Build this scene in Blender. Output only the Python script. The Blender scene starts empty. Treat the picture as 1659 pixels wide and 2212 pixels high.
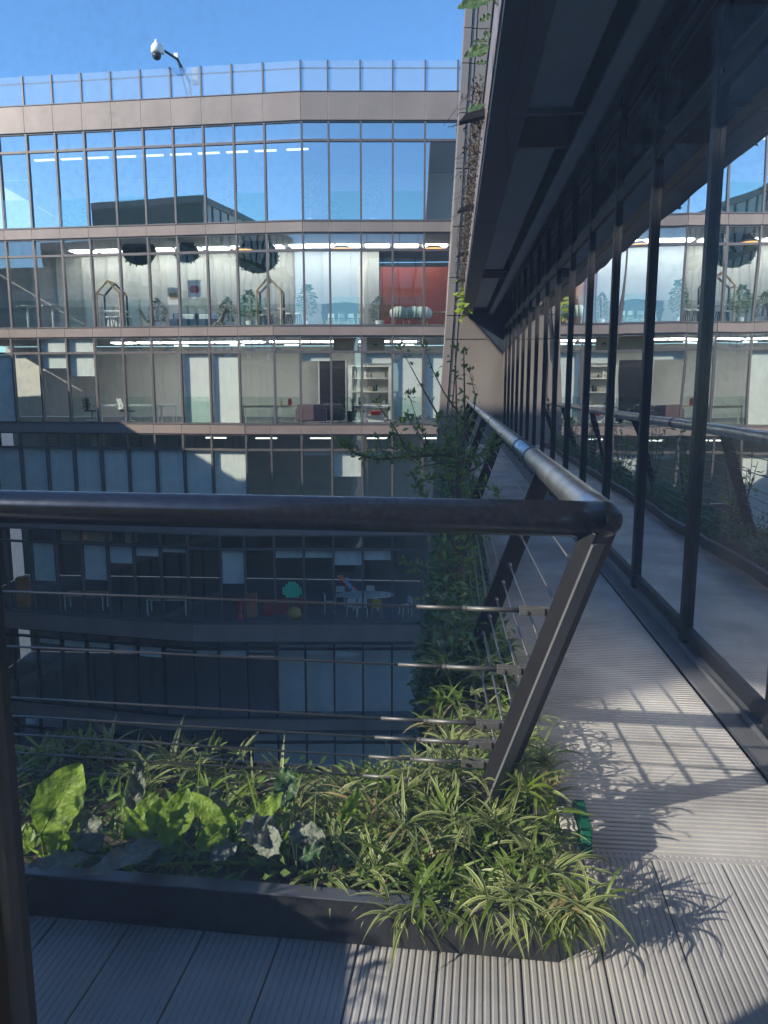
import bpy, math, random
from mathutils import Vector, Matrix
random.seed(11)
R = math.radians
S = bpy.context.scene
COL = S.collection
# ------------------------------------------------------------------ camera, sky, sun, exposure
# Lengths in metres; the camera's lens is the origin, the deck lies 1.5 m below it.
PITCH = R(9.2)
F, CX, CY = 1661.0, 829.5, 1106.0            # focal length and centre for a 1659 x 2212 picture
cd = bpy.data.cameras.new('camera'); cam = bpy.data.objects.new('camera', cd); COL.objects.link(cam)
cam.location = (0, 0, 0); cam.rotation_euler = (R(90) - PITCH, 0, 0)
cd.sensor_fit = 'VERTICAL'; cd.sensor_height = 24; cd.lens = 24 * F / 2212
cd.clip_start = 0.02; cd.clip_end = 3000
S.camera = cam
SUN_HEAD, SUN_EL = R(-118), R(27)             # heading from the view axis (negative = left), elevation
w = bpy.data.worlds.new('World'); S.world = w; w.use_nodes = True
nt = w.node_tree; nt.nodes.clear()
sky = nt.nodes.new('ShaderNodeTexSky'); sky.sky_type = 'NISHITA'; sky.sun_disc = False
sky.sun_elevation = SUN_EL; sky.sun_rotation = SUN_HEAD
sky.altitude = 50; sky.air_density = 1.0; sky.dust_density = 0.1; sky.ozone_density = 4.0
bg = nt.nodes.new('ShaderNodeBackground'); bg.inputs['Strength'].default_value = 0.14
wo = nt.nodes.new('ShaderNodeOutputWorld')
tint = nt.nodes.new('ShaderNodeMix'); tint.data_type = 'RGBA'; tint.blend_type = 'MULTIPLY'; tint.inputs[0].default_value = 1.0
tint.inputs[7].default_value = (0.68, 0.90, 1.04, 1)          # clear, deep blue day
nt.links.new(sky.outputs[0], tint.inputs[6]); nt.links.new(tint.outputs[2], bg.inputs[0]); nt.links.new(bg.outputs[0], wo.inputs[0])
sl = bpy.data.lights.new('sun', 'SUN'); sl.energy = 4.2; sl.angle = R(0.53); sl.color = (1.0, 0.87, 0.70)
so = bpy.data.objects.new('sun', sl); COL.objects.link(so)
sdir = Vector((math.sin(SUN_HEAD) * math.cos(SUN_EL), math.cos(SUN_HEAD) * math.cos(SUN_EL), math.sin(SUN_EL)))
so.rotation_euler = sdir.to_track_quat('Z', 'Y').to_euler(); so.location = (-20, 20, 30)
S.view_settings.view_transform = 'Standard'; S.view_settings.look = 'None'
S.view_settings.exposure = 1.0; S.view_settings.gamma = 1.0
S.cycles.max_bounces = 6; S.cycles.transparent_max_bounces = 24; S.cycles.glossy_bounces = 4
S.cycles.sample_clamp_indirect = 6.0

# ------------------------------------------------------------------ picture -> place helpers
def height(v, y):                            # height of the point at picture row v on a thing standing y metres ahead
    return y * math.tan(math.atan((CY - v) / F) - PITCH)
def at(u, v, y):                             # point of picture column u, row v on something y metres ahead
    h = height(v, y); z = y * math.cos(PITCH) - h * math.sin(PITCH)
    return Vector(((u - CX) / F * z, y, h))
def at_h(u, v, h):                           # the same on something whose height h is known
    y = h / math.tan(math.atan((CY - v) / F) - PITCH)
    return at(u, v, y)
def xat(u, y, h):
    return (u - CX) / F * (y * math.cos(PITCH) - h * math.sin(PITCH))

# ------------------------------------------------------------------ materials
MATS = {}
def mat(name, col, rough=0.6, metal=0.0, var=0.12, scale=6.0, bump=0.0, bscale=40.0, spec=0.5, trans=0.0, stretch=(1, 1, 1), col2=None):
    if name in MATS: return MATS[name]
    m = bpy.data.materials.new(name); m.use_nodes = True; n = m.node_tree; n.nodes.clear(); L = n.links
    out = n.nodes.new('ShaderNodeOutputMaterial'); p = n.nodes.new('ShaderNodeBsdfPrincipled')
    p.inputs['Roughness'].default_value = rough; p.inputs['Metallic'].default_value = metal
    p.inputs['Specular IOR Level'].default_value = spec
    tc = n.nodes.new('ShaderNodeTexCoord'); mp = n.nodes.new('ShaderNodeMapping'); mp.inputs['Scale'].default_value = stretch
    geo = n.nodes.new('ShaderNodeNewGeometry')
    L.new(geo.outputs['Position'], mp.inputs['Vector'])
    ns = n.nodes.new('ShaderNodeTexNoise'); ns.inputs['Scale'].default_value = scale; ns.inputs['Detail'].default_value = 5
    L.new(mp.outputs[0], ns.inputs['Vector'])
    rp = n.nodes.new('ShaderNodeValToRGB')
    a = [max(0, c * (1 - var)) for c in col]; b = [min(1, c * (1 + var)) for c in (col2 or col)]
    rp.color_ramp.elements[0].position = 0.3; rp.color_ramp.elements[1].position = 0.7
    rp.color_ramp.elements[0].color = (*a, 1); rp.color_ramp.elements[1].color = (*b, 1)
    L.new(ns.outputs['Fac'], rp.inputs[0]); L.new(rp.outputs[0], p.inputs['Base Color'])
    if bump:
        n2 = n.nodes.new('ShaderNodeTexNoise'); n2.inputs['Scale'].default_value = bscale; n2.inputs['Detail'].default_value = 4
        L.new(mp.outputs[0], n2.inputs['Vector'])
        bp = n.nodes.new('ShaderNodeBump'); bp.inputs['Strength'].default_value = bump; bp.inputs['Distance'].default_value = 0.01
        L.new(n2.outputs['Fac'], bp.inputs['Height']); L.new(bp.outputs[0], p.inputs['Normal'])
    sh = p.outputs[0]
    if trans:
        t = n.nodes.new('ShaderNodeBsdfTranslucent'); L.new(rp.outputs[0], t.inputs['Color'])
        mx = n.nodes.new('ShaderNodeMixShader'); mx.inputs[0].default_value = trans
        L.new(sh, mx.inputs[1]); L.new(t.outputs[0], mx.inputs[2]); sh = mx.outputs[0]
    L.new(sh, out.inputs[0]); MATS[name] = m
    return m
def emit(name, col, st):
    if name in MATS: return MATS[name]
    m = bpy.data.materials.new(name); m.use_nodes = True; n = m.node_tree; n.nodes.clear()
    out = n.nodes.new('ShaderNodeOutputMaterial'); e = n.nodes.new('ShaderNodeEmission')
    e.inputs[0].default_value = (*col, 1); e.inputs[1].default_value = st
    n.links.new(e.outputs[0], out.inputs[0]); MATS[name] = m; return m
def glass(name, tint, base, gain, wav=0.0, wscale=1.3, rough=0.0, glosscol=(1, 1, 1), dust_haze=0.0, even=False):
    """architectural glass: tinted see-through plus a Fresnel reflection; wav = gentle roller-wave of the panes"""
    if name in MATS: return MATS[name]
    m = bpy.data.materials.new(name); m.use_nodes = True; n = m.node_tree; n.nodes.clear(); L = n.links
    out = n.nodes.new('ShaderNodeOutputMaterial')
    t = n.nodes.new('ShaderNodeBsdfTransparent'); t.inputs[0].default_value = (*tint, 1)
    g = n.nodes.new('ShaderNodeBsdfGlossy'); g.inputs['Roughness'].default_value = rough; g.inputs[0].default_value = (*glosscol, 1)
    fr = n.nodes.new('ShaderNodeFresnel'); fr.inputs[0].default_value = 1.5
    ma = n.nodes.new('ShaderNodeMath'); ma.operation = 'MULTIPLY_ADD'; ma.use_clamp = True
    ma.inputs[1].default_value = gain; ma.inputs[2].default_value = base
    L.new(fr.outputs[0], ma.inputs[0])
    gb = n.nodes.new('ShaderNodeNewGeometry'); inv = n.nodes.new('ShaderNodeMath'); inv.operation = 'SUBTRACT'; inv.inputs[0].default_value = 1.0
    L.new(gb.outputs['Backfacing'], inv.inputs[1]); fm = n.nodes.new('ShaderNodeMath'); fm.operation = 'MULTIPLY'
    L.new(ma.outputs[0], fm.inputs[0]); L.new(inv.outputs[0], fm.inputs[1])    # one reflection per pane, at its outer face
    mx = n.nodes.new('ShaderNodeMixShader'); L.new(fm.outputs[0], mx.inputs[0]); L.new(t.outputs[0], mx.inputs[1]); L.new(g.outputs[0], mx.inputs[2])
    if wav:
        geo = n.nodes.new('ShaderNodeNewGeometry'); ns = n.nodes.new('ShaderNodeTexNoise'); ns.inputs['Scale'].default_value = wscale; ns.inputs['Detail'].default_value = 0.5
        oi = n.nodes.new('ShaderNodeObjectInfo'); va = n.nodes.new('ShaderNodeVectorMath'); va.operation = 'ADD'
        sc = n.nodes.new('ShaderNodeVectorMath'); sc.operation = 'SCALE'; sc.inputs[0].default_value = (37, 23, 11)
        L.new(oi.outputs['Random'], sc.inputs['Scale']); L.new(geo.outputs['Position'], va.inputs[0]); L.new(sc.outputs[0], va.inputs[1])
        L.new(va.outputs[0], ns.inputs['Vector'])
        bp = n.nodes.new('ShaderNodeBump'); bp.inputs['Strength'].default_value = 1.0; bp.inputs['Distance'].default_value = wav
        L.new(ns.outputs['Fac'], bp.inputs['Height']); L.new(bp.outputs[0], g.inputs['Normal'])
    sh = mx.outputs[0]
    if dust_haze:                                # dust and dried drops, with sky-blue haze put into their colour
        geo2 = n.nodes.new('ShaderNodeNewGeometry')
        n1 = n.nodes.new('ShaderNodeTexNoise'); n1.inputs['Scale'].default_value = 5; n1.inputs['Detail'].default_value = 3
        n2 = n.nodes.new('ShaderNodeTexNoise'); n2.inputs['Scale'].default_value = 260; n2.inputs['Detail'].default_value = 4
        L.new(geo2.outputs['Position'], n1.inputs['Vector']); L.new(geo2.outputs['Position'], n2.inputs['Vector'])
        r1 = n.nodes.new('ShaderNodeMapRange'); r1.inputs[1].default_value = 0.35; r1.inputs[2].default_value = 0.75
        r2 = n.nodes.new('ShaderNodeMapRange'); r2.inputs[1].default_value = 0.45; r2.inputs[2].default_value = 0.8
        L.new(n1.outputs['Fac'], r1.inputs[0]); L.new(n2.outputs['Fac'], r2.inputs[0])
        mm = n.nodes.new('ShaderNodeMath'); mm.operation = 'MULTIPLY_ADD'; mm.inputs[2].default_value = 0.35
        L.new(r1.outputs[0], mm.inputs[0]); L.new(r2.outputs[0], mm.inputs[1])
        m3 = n.nodes.new('ShaderNodeMath'); m3.operation = 'MULTIPLY'; m3.inputs[1].default_value = dust_haze; m3.use_clamp = True
        L.new(mm.outputs[0], m3.inputs[0])
        t1 = n.nodes.new('ShaderNodeBsdfTranslucent'); t1.inputs[0].default_value = (.66, .78, .95, 1)
        t2 = n.nodes.new('ShaderNodeBsdfDiffuse'); t2.inputs[0].default_value = (.72, .78, .86, 1)
        tl = n.nodes.new('ShaderNodeMixShader'); tl.inputs[0].default_value = .5; L.new(t1.outputs[0], tl.inputs[1]); L.new(t2.outputs[0], tl.inputs[2])
        m4 = n.nodes.new('ShaderNodeMixShader'); (L.new(m3.outputs[0], m4.inputs[0]) if not even else setattr(m4.inputs[0], 'default_value', dust_haze)); L.new(sh, m4.inputs[1]); L.new(tl.outputs[0], m4.inputs[2]); sh = m4.outputs[0]
    L.new(sh, out.inputs[0]); MATS[name] = m; return m
def striped_leaf(name, mid, edge, trans=0.4):
    """strap leaf: UV u runs across the blade, green middle and pale margins"""
    m = bpy.data.materials.new(name); m.use_nodes = True; n = m.node_tree; n.nodes.clear(); L = n.links
    out = n.nodes.new('ShaderNodeOutputMaterial'); p = n.nodes.new('ShaderNodeBsdfPrincipled'); p.inputs['Roughness'].default_value = 0.45
    uv = n.nodes.new('ShaderNodeUVMap'); sx = n.nodes.new('ShaderNodeSeparateXYZ'); L.new(uv.outputs[0], sx.inputs[0])
    rp = n.nodes.new('ShaderNodeValToRGB'); e = rp.color_ramp.elements
    e[0].position = 0.0; e[0].color = (*edge, 1); e[1].position = 1.0; e[1].color = (*edge, 1)
    for q, c in ((.2, edge), (.33, mid), (.67, mid), (.8, edge)):
        k = e.new(q); k.color = (*c, 1)
    L.new(sx.outputs[0], rp.inputs[0])
    geo = n.nodes.new('ShaderNodeNewGeometry'); ns = n.nodes.new('ShaderNodeTexNoise'); ns.inputs['Scale'].default_value = 9
    L.new(geo.outputs['Position'], ns.inputs['Vector'])
    hs = n.nodes.new('ShaderNodeHueSaturation'); L.new(rp.outputs[0], hs.inputs['Color'])
    mr = n.nodes.new('ShaderNodeMapRange'); mr.inputs[1].default_value = .3; mr.inputs[2].default_value = .7; mr.inputs[3].default_value = .6; mr.inputs[4].default_value = 1.25
    L.new(ns.outputs['Fac'], mr.inputs[0]); L.new(mr.outputs[0], hs.inputs['Value'])
    L.new(hs.outputs[0], p.inputs['Base Color'])
    t = n.nodes.new('ShaderNodeBsdfTranslucent'); L.new(hs.outputs[0], t.inputs[0])
    mx = n.nodes.new('ShaderNodeMixShader'); mx.inputs[0].default_value = trans
    L.new(p.outputs[0], mx.inputs[1]); L.new(t.outputs[0], mx.inputs[2]); L.new(mx.outputs[0], out.inputs[0])
    MATS[name] = m; return m

M_fascia = mat('bronze_panel', (.25, .205, .182), .42, .2, .12, 1.1, stretch=(1, 1, .35), bump=.03, bscale=2)
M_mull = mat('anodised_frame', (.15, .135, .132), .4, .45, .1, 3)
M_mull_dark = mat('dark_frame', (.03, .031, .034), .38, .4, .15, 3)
M_frame_black = mat('black_frame', (.011, .012, .016), .5, 0, .2, 4, spec=.2)
M_sill = mat('grey_sill', (.12, .125, .135), .5, .2, .15, 5)
M_tower = mat('pale_panel', (.20, .178, .162), .5, .15, .1, .9, stretch=(1, 1, .3), bump=.03, bscale=2)
M_rail2 = mat('rail_steel_bright', (.62, .60, .57), .33, 1.0, .25, 8, bump=.03, bscale=30)  # lighter copy of the handrail metal, highlights put into its colour
M_rail = mat('rail_steel_shaded', (.05, .054, .064), .2, .85, .25, 30, bump=.02, bscale=60)  # darker copy of the same metal, shade put into its colour
M_post = mat('post_steel', (.011, .011, .013), .5, 0, .25, 14, bump=.06, bscale=50, spec=.25)
M_cable = mat('cable_steel', (.20, .195, .195), .45, .9, .3, 300)
M_steel = mat('fitting_steel', (.14, .14, .14), .5, .6, .15, 40)
M_deck = mat('deck_board', (.275, .268, .268), .36, 0, .25, 2.2, bump=.08, bscale=90, col2=(.33, .322, .318))
M_trough = mat('planter_metal', (.028, .03, .033), .5, .3, .3, 20, bump=.1, bscale=60)
M_lip = mat('lip_metal', (.10, .105, .12), .4, .4, .2, 10)
M_soil = mat('soil', (.05, .036, .024), .95, 0, .4, 30, bump=.8, bscale=60)
M_blind = mat('blind_fabric', (.84, .84, .79), .9, 0, .04, 2, trans=.12)
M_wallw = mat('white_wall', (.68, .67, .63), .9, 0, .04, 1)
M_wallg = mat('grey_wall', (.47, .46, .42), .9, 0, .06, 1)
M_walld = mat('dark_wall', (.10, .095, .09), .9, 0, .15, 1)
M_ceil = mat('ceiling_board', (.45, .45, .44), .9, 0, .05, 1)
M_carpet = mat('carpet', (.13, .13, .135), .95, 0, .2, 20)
M_red = mat('red_panel', (.36, .065, .04), .6, 0, .08, 1.5)
M_white = mat('white_lacquer', (.78, .78, .76), .4, 0, .04, 5)
M_wood = mat('pale_wood', (.50, .33, .17), .55, 0, .15, 8, stretch=(1, 1, .2))
M_black = mat('black_plastic', (.018, .018, .02), .45, 0, .2, 20)
M_orange = mat('orange_board', (.55, .22, .07), .6, 0, .1, 5)
M_yellow = mat('yellow_plastic', (.62, .40, .04), .45, 0, .06, 5)
M_redp = mat('red_plastic', (.55, .03, .03), .4, 0, .06, 5)
M_card = mat('cardboard', (.52, .37, .19), .85, 0, .06, 4)
M_mauve = mat('mauve_fabric', (.16, .10, .115), .9, 0, .1, 20)
M_teal = mat('sticky_green', (.03, .50, .28), .7, 0, .06, 30)
M_blue = mat('sticky_blue', (.03, .36, .6), .7, 0, .06, 30)
M_coral = mat('sticky_orange', (.75, .20, .08), .7, 0, .06, 30)
M_ground = mat('courtyard_paving', (.12, .12, .125), .8, 0, .2, 1.5)
M_concrete = mat('dark_concrete', (.09, .092, .1), .6, .1, .15, 2, bump=.05, bscale=20)
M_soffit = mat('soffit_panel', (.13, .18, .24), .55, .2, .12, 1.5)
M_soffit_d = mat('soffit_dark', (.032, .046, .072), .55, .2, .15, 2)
M_bark = mat('bark', (.085, .065, .05), .85, 0, .3, 60, bump=.4, bscale=120)
M_leafA = mat('sapling_leaf', (.11, .20, .035), .45, 0, .35, 14, trans=.45, col2=(.16, .26, .05))
M_leafH = mat('hedge_leaf', (.045, .105, .045), .4, 0, .4, 11, trans=.3, col2=(.075, .15, .05))
M_leafB = mat('broad_leaf', (.16, .29, .02), .5, 0, .25, 26, trans=.5, col2=(.24, .37, .03), bump=.9, bscale=55)
M_leafG = mat('grey_broad_leaf', (.13, .16, .125), .55, 0, .2, 30, trans=.15, col2=(.19, .215, .17), bump=1.0, bscale=70)
M_leafD = mat('dark_broad_leaf', (.04, .10, .04), .45, 0, .3, 26, trans=.25, col2=(.07, .14, .05), bump=.7, bscale=55)
M_dry = mat('dry_creeper', (.06, .05, .04), .9, 0, .4, 30)
M_strap = striped_leaf('spider_leaf', (.12, .21, .04), (.46, .48, .22), .45)
M_strapd = striped_leaf('strap_leaf', (.13, .22, .02), (.20, .28, .05), .5)
M_ochre = striped_leaf('withered_leaf', (.30, .24, .09), (.36, .30, .14), .4)
M_bamboo = mat('bamboo_leaf', (.10, .19, .09), .6, 0, .35, 10, trans=.3, col2=(.16, .28, .12))
M_hose = mat('green_plastic', (.006, .085, .05), .35, 0, .1, 20)
M_light = emit('strip_light_glow', (1, .97, .9), 1.6)
M_light2 = emit('added_wall_wash_glow', (1, .98, .92), 6.0)  # added glow that brightens the white band of the second storey lounge
M_light3 = emit('office_light_glow', (1, .95, .86), 9.0)
M_lamp = emit('warm_lamp_glow', (1, .45, .13), 1.6)
G_far = glass('far_glass', (.95, .98, .975), .15, 1.1, .0035, 1.1)
G_top = glass('top_floor_glass', (.90, .96, .97), .46, 1.3, .0012, .8)
G_guard = glass('guard_glass', (.90, .96, .94), .08, .9)
G_wing = glass('wing_glass', (.5, .53, .55), .70, 1.4, .0045, 1.0, dust_haze=.05)
G_rail = glass('balustrade_glass', (.88, .93, .95), .14, 1.3, dust_haze=.22, even=True)  # even pale film stands in for sun glare on the balustrade
G_near = glass('window_glass', (.96, .98, .99), .0, .35, dust_haze=.17)
M_frost = mat('frosted_panel', (.62, .66, .62), .6, 0, .05, 2, trans=.5)

# ------------------------------------------------------------------ mesh helpers
class MB:
    def __init__(s): s.v = []; s.f = []; s.uv = []
    def quad(s, a, b, c, d):
        i = len(s.v); s.v += [a, b, c, d]; s.f.append((i, i + 1, i + 2, i + 3))
    def frame_box(s, o, ex, ey, ez, x0, x1, y0, y1, z0, z1):
        i = len(s.v)
        for z in (z0, z1):
            for x, y in ((x0, y0), (x1, y0), (x1, y1), (x0, y1)):
                s.v.append(o + ex * x + ey * y + ez * z)
        s.f += [(i, i + 3, i + 2, i + 1), (i + 4, i + 5, i + 6, i + 7), (i, i + 1, i + 5, i + 4), (i + 1, i + 2, i + 6, i + 5), (i + 2, i + 3, i + 7, i + 6), (i + 3, i, i + 4, i + 7)]
        return s
    def box(s, x0, x1, y0, y1, z0, z1):
        return s.frame_box(Vector((0, 0, 0)), Vector((1, 0, 0)), Vector((0, 1, 0)), Vector((0, 0, 1)), x0, x1, y0, y1, z0, z1)
    def prism(s, pts, vec):                  # planar outline pushed along vec
        i = len(s.v); n = len(pts); vec = Vector(vec)
        s.v += [Vector(p) for p in pts] + [Vector(p) + vec for p in pts]
        s.f += [tuple(range(i, i + n))[::-1], tuple(range(i + n, i + 2 * n))]
        for k in range(n):
            q = (k + 1) % n; s.f.append((i + k, i + q, i + n + q, i + n + k))
        return s
    def tube(s, path, rad, n=8, cap=True):
        path = [Vector(p) for p in path]; i0 = len(s.v); m = len(path)
        rad = rad if isinstance(rad, (list, tuple)) else [rad] * m
        up = Vector((0, 0, 1))
        for k, p in enumerate(path):
            t = (path[min(k + 1, m - 1)] - path[max(k - 1, 0)])
            t = t.normalized() if t.length > 1e-9 else Vector((0, 0, 1))
            a = t.cross(up if abs(t.z) < .95 else Vector((1, 0, 0))).normalized(); b = a.cross(t)
            for q in range(n):
                g = 2 * math.pi * q / n; s.v.append(p + (a * math.cos(g) + b * math.sin(g)) * rad[k])
        for k in range(m - 1):
            for q in range(n):
                r = (q + 1) % n; A = i0 + k * n; B = A + n
                s.f.append((A + q, A + r, B + r, B + q))
        if cap:
            s.f.append(tuple(range(i0, i0 + n))[::-1]); s.f.append(tuple(range(i0 + (m - 1) * n, i0 + m * n)))
        return s
    def lathe(s, c, prof, n=16):             # prof: (radius, z) pairs round a vertical axis at c
        c = Vector(c); i0 = len(s.v); m = len(prof)
        for r, z in prof:
            for q in range(n):
                g = 2 * math.pi * q / n; s.v.append(c + Vector((r * math.cos(g), r * math.sin(g), z)))
        for k in range(m - 1):
            for q in range(n):
                r = (q + 1) % n; A = i0 + k * n; B = A + n; s.f.append((A + q, A + r, B + r, B + q))
        s.f.append(tuple(range(i0, i0 + n))[::-1]); s.f.append(tuple(range(i0 + (m - 1) * n, i0 + m * n)))
        return s
    def strap(s, base, d, length, width, droop, seg=6, twist=0.0):
        """arching blade leaf with folded middle; UV u across"""
        d = Vector(d).normalized(); p = Vector(base); side = d.cross(Vector((0, 0, 1)))
        side = side.normalized() if side.length > .05 else Vector((1, 0, 0))
        i0 = len(s.v); st = length / seg
        for k in range(seg + 1):
            t = k / seg; wd = width * (.55 + .9 * t) if t < .35 else width * .87 * max(0.02, 1 - ((t - .35) / .65) ** 1.8)
            up = side.cross(d).normalized()
            sd = (side * math.cos(twist * t) + up * math.sin(twist * t))
            s.v += [p - sd * wd * .5 + up * wd * .12, p.copy(), p + sd * wd * .5 + up * wd * .12]
            p = p + d * st; d = (d + Vector((0, 0, -droop / seg))).normalized()
        for k in range(seg):
            A = i0 + 3 * k
            for q in (0, 1):
                s.f.append((A + q, A + q + 1, A + q + 4, A + q + 3)); u = q * .5
                s.uv.append(((u, k / seg), (u + .5, k / seg), (u + .5, (k + 1) / seg), (u, (k + 1) / seg)))
        return s
    def leaflet(s, p, d, n_, l, w_):         # small folded leaf
        d = d.normalized(); sd = d.cross(n_)
        sd = sd.normalized() if sd.length > .01 else Vector((1, 0, 0)); up = sd.cross(d); i = len(s.v)
        s.v += [p, p + d * l * .45 + sd * w_ * .5 + up * w_ * .15, p + d * l, p + d * l * .45 - sd * w_ * .5 + up * w_ * .15]
        s.f += [(i, i + 1, i + 2), (i, i + 2, i + 3)]
        return s
    def build(s, name, m, parent=None, smooth=False, bevel=0, solid=0):
        me = bpy.data.meshes.new(name); me.from_pydata([tuple(p) for p in s.v], [], s.f); me.validate(); me.update()
        if s.uv and len(s.uv) == len(me.polygons):
            ul = me.uv_layers.new(name='UVMap')
            for pl, q in zip(me.polygons, s.uv):
                for li, c in zip(pl.loop_indices, q): ul.data[li].uv = c
        if smooth:
            for pl in me.polygons: pl.use_smooth = True
        me.materials.append(m)
        o = bpy.data.objects.new(name, me); COL.objects.link(o)
        if parent: o.parent = parent; o.matrix_parent_inverse = parent.matrix_world.inverted()
        if bevel:
            b = o.modifiers.new('bevel', 'BEVEL'); b.width = bevel; b.segments = 2; b.limit_method = 'ANGLE'
        if solid:
            b = o.modifiers.new('solid', 'SOLIDIFY'); b.thickness = solid
        return o
def tag(o, label, cat=None, group=None, kind=None):
    if label: o['label'] = label
    if cat: o['category'] = cat
    if group: o['group'] = group
    if kind: o['kind'] = kind
    return o
def thing(name, label, cat, loc=(0, 0, 0), group=None):
    o = bpy.data.objects.new(name, None); COL.objects.link(o); o.location = loc
    o.matrix_world = Matrix.Translation(Vector(loc)); o.empty_display_size = .1
    return tag(o, label, cat, group)
def Bx(x0, x1, y0, y1, z0, z1): return MB().box(x0, x1, y0, y1, z0, z1)
Z = Vector((0, 0, 1))
def copy_tree(o, parent=None, delta=None):
    c = o.copy(); COL.objects.link(c)
    if parent: c.parent = parent
    if delta is not None: c.location = o.location + delta
    for ch in o.children: copy_tree(ch, c)
    return c

# ------------------------------------------------------------------ layout numbers
DECK = -1.5
WA, NA = R(5.05), R(7.5)                     # headings of the walkway and of the balcony edge
wd = Vector((math.sin(WA), math.cos(WA), 0)); wr = Vector((math.cos(WA), -math.sin(WA), 0))
nd = Vector((-math.cos(NA), math.sin(NA), 0)); nf = Vector((math.sin(NA), math.cos(NA), 0))
def walk(off, d, h):                         # point beside the walkway: off = across (0 = glass line), d = metres ahead
    return Vector((1.377 + math.tan(WA) * d, d, h)) + wr * off
Y0 = 31.0                                    # the far facade
rows = dict(roof_rail=131, roof_bar=146)
FL = [  # per floor: glass top row, transom row, glass bottom row, first column of the left part, bend of the left part
    (262, 303, 477, 4, 7.8), (503, 540, 703, 4, 7.8), (726, 760, 916, 5, 7.8), (939, 972, 1134, 6, 9.0),
    (1157, 1187, 1346, 7, 11.0), (1386, 1402, 1551, 8, 12.5), (1577, 1604, 1733, 9, 13.0)]
GROUND = height(1742, Y0)
COL0, MOD = 1.545, 1.217
EDGE = [(990, 262), (979, 475), (963, 704), (947, 917), (930, 1135), (907, 1540), (897, 1742)]

# ------------------------------------------------------------------ ground
g = MB(); g.quad(Vector((-400, -200, GROUND)), Vector((400, -200, GROUND)), Vector((400, 900, GROUND)), Vector((-400, 900, GROUND)))
tag(g.build('ground', M_ground), None, None, None, 'structure')

# ------------------------------------------------------------------ far office building
far = thing('office_building', 'large courtyard office building with bands of windows and taupe metal fascia', 'building', (-3, Y0, GROUND))
NLEFT = 13
def plan(k):
    """facade corners of floor k from right to left, with outward normals per bay"""
    gt, tr, gb, nb, ang = FL[k]
    pts = [Vector((COL0 + MOD * q, Y0, 0)) for q in (2, 1)] + [Vector((COL0 - MOD * j, Y0, 0)) for j in range(nb)]
    cx = COL0 - MOD * nb + .2; pts.append(Vector((cx, Y0, 0)))
    a = R(ang); ld = Vector((-math.cos(a), math.sin(a), 0)); t = 1.45
    nleft = NLEFT - (nb - 4)
    for q in range(nleft):
        pts.append(Vector((cx, Y0, 0)) + ld * t); t += MOD
    return pts, len(pts) - 1 - nleft
WIN = {}                                      # (floor, column) -> window part, its ends and heights
def bay_frame(a, b):
    ex = (b - a).normalized(); n = Vector((ex.y, -ex.x, 0))
    if n.y > 0: n = -n
    return ex, n
def make_floor(k):
    gt, tr, gb, nb, ang = FL[k]
    zt, zm, zb = height(gt, Y0), height(tr, Y0), height(gb, Y0)
    pts, ic = plan(k)
    for q in range(len(pts) - 1):
        a, b = pts[q], pts[q + 1]; ex, n = bay_frame(a, b); L = (b - a).length
        col = q - 2                            # 0 = first bay left of the right-hand column
        m = MB()
        m.frame_box(a, ex, n, Z, L - .045, L + .03, -.12, .05, zb - .02, zt + .02)      # mullion
        m.frame_box(a, ex, n, Z, .03, L - .045, -.10, .035, zm - .045, zm + .045)     # transom
        m.frame_box(a, ex, n, Z, .03, L - .045, -.10, .035, zb - .02, zb + .045)       # sill
        m.frame_box(a, ex, n, Z, .03, L - .045, -.10, .035, zt - .035, zt + .02)      # head
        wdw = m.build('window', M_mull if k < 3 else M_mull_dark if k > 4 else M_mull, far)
        gm = G_top if k == 0 else G_far
        MB().frame_box(a, ex, n, Z, .032, L - .047, -.05, -.03, zb + .047, zm - .047).build('pane', gm, wdw)
        MB().frame_box(a, ex, n, Z, .032, L - .047, -.05, -.03, zm + .047, zt - .037).build('transom_pane', gm, wdw)
        if k < 4 and (col + (1 if col > ic - 3 else 0)) % 2 == 0:
            gd = MB().frame_box(a, ex, n, Z, .05, L - .065, .052, .064, zb + .02, zb + .38 * (zm - zb)).build('guard_pane', G_guard, wdw)
        WIN[(k, col)] = (wdw, a, ex, n, L, zb, zm, zt)
        # fascia panel above this floor's glass
        up = FL[k - 1][2] if k else 198
        zf = height(up, Y0)
        MB().frame_box(a, ex, n, Z, .004, L - .004, -.08, .09, zt + .025, zf - .025).build('fascia_panel', M_fascia, far, bevel=.006)
        # drip flashings of the fascia
        MB().frame_box(a, ex, n, Z, 0, L, -.08, .115, zf - .024, zf - .002 if k else zf).build('flashing', M_mull, far)
    # slab, ceiling, back wall
    dep = 7.0
    poly = [p + Vector((0, .13, 0)) for p in pts]; back = [Vector((poly[-1].x, Y0 + dep + 1.5, 0)), Vector((poly[0].x, Y0 + dep, 0))]
    full = poly + back
    up = FL[k - 1][2] if k else 198
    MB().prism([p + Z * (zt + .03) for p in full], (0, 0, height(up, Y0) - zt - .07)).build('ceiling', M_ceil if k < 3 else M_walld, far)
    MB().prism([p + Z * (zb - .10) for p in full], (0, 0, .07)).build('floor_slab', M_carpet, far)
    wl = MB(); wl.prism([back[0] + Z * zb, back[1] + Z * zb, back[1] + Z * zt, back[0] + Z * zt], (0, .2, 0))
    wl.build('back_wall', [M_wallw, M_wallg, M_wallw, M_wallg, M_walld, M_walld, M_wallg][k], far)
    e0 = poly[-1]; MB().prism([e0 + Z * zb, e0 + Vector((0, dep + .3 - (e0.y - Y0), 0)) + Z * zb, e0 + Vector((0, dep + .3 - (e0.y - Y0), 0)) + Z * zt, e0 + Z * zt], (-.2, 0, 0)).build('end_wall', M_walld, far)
    return pts, ic
for k in range(7): make_floor(k)
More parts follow.
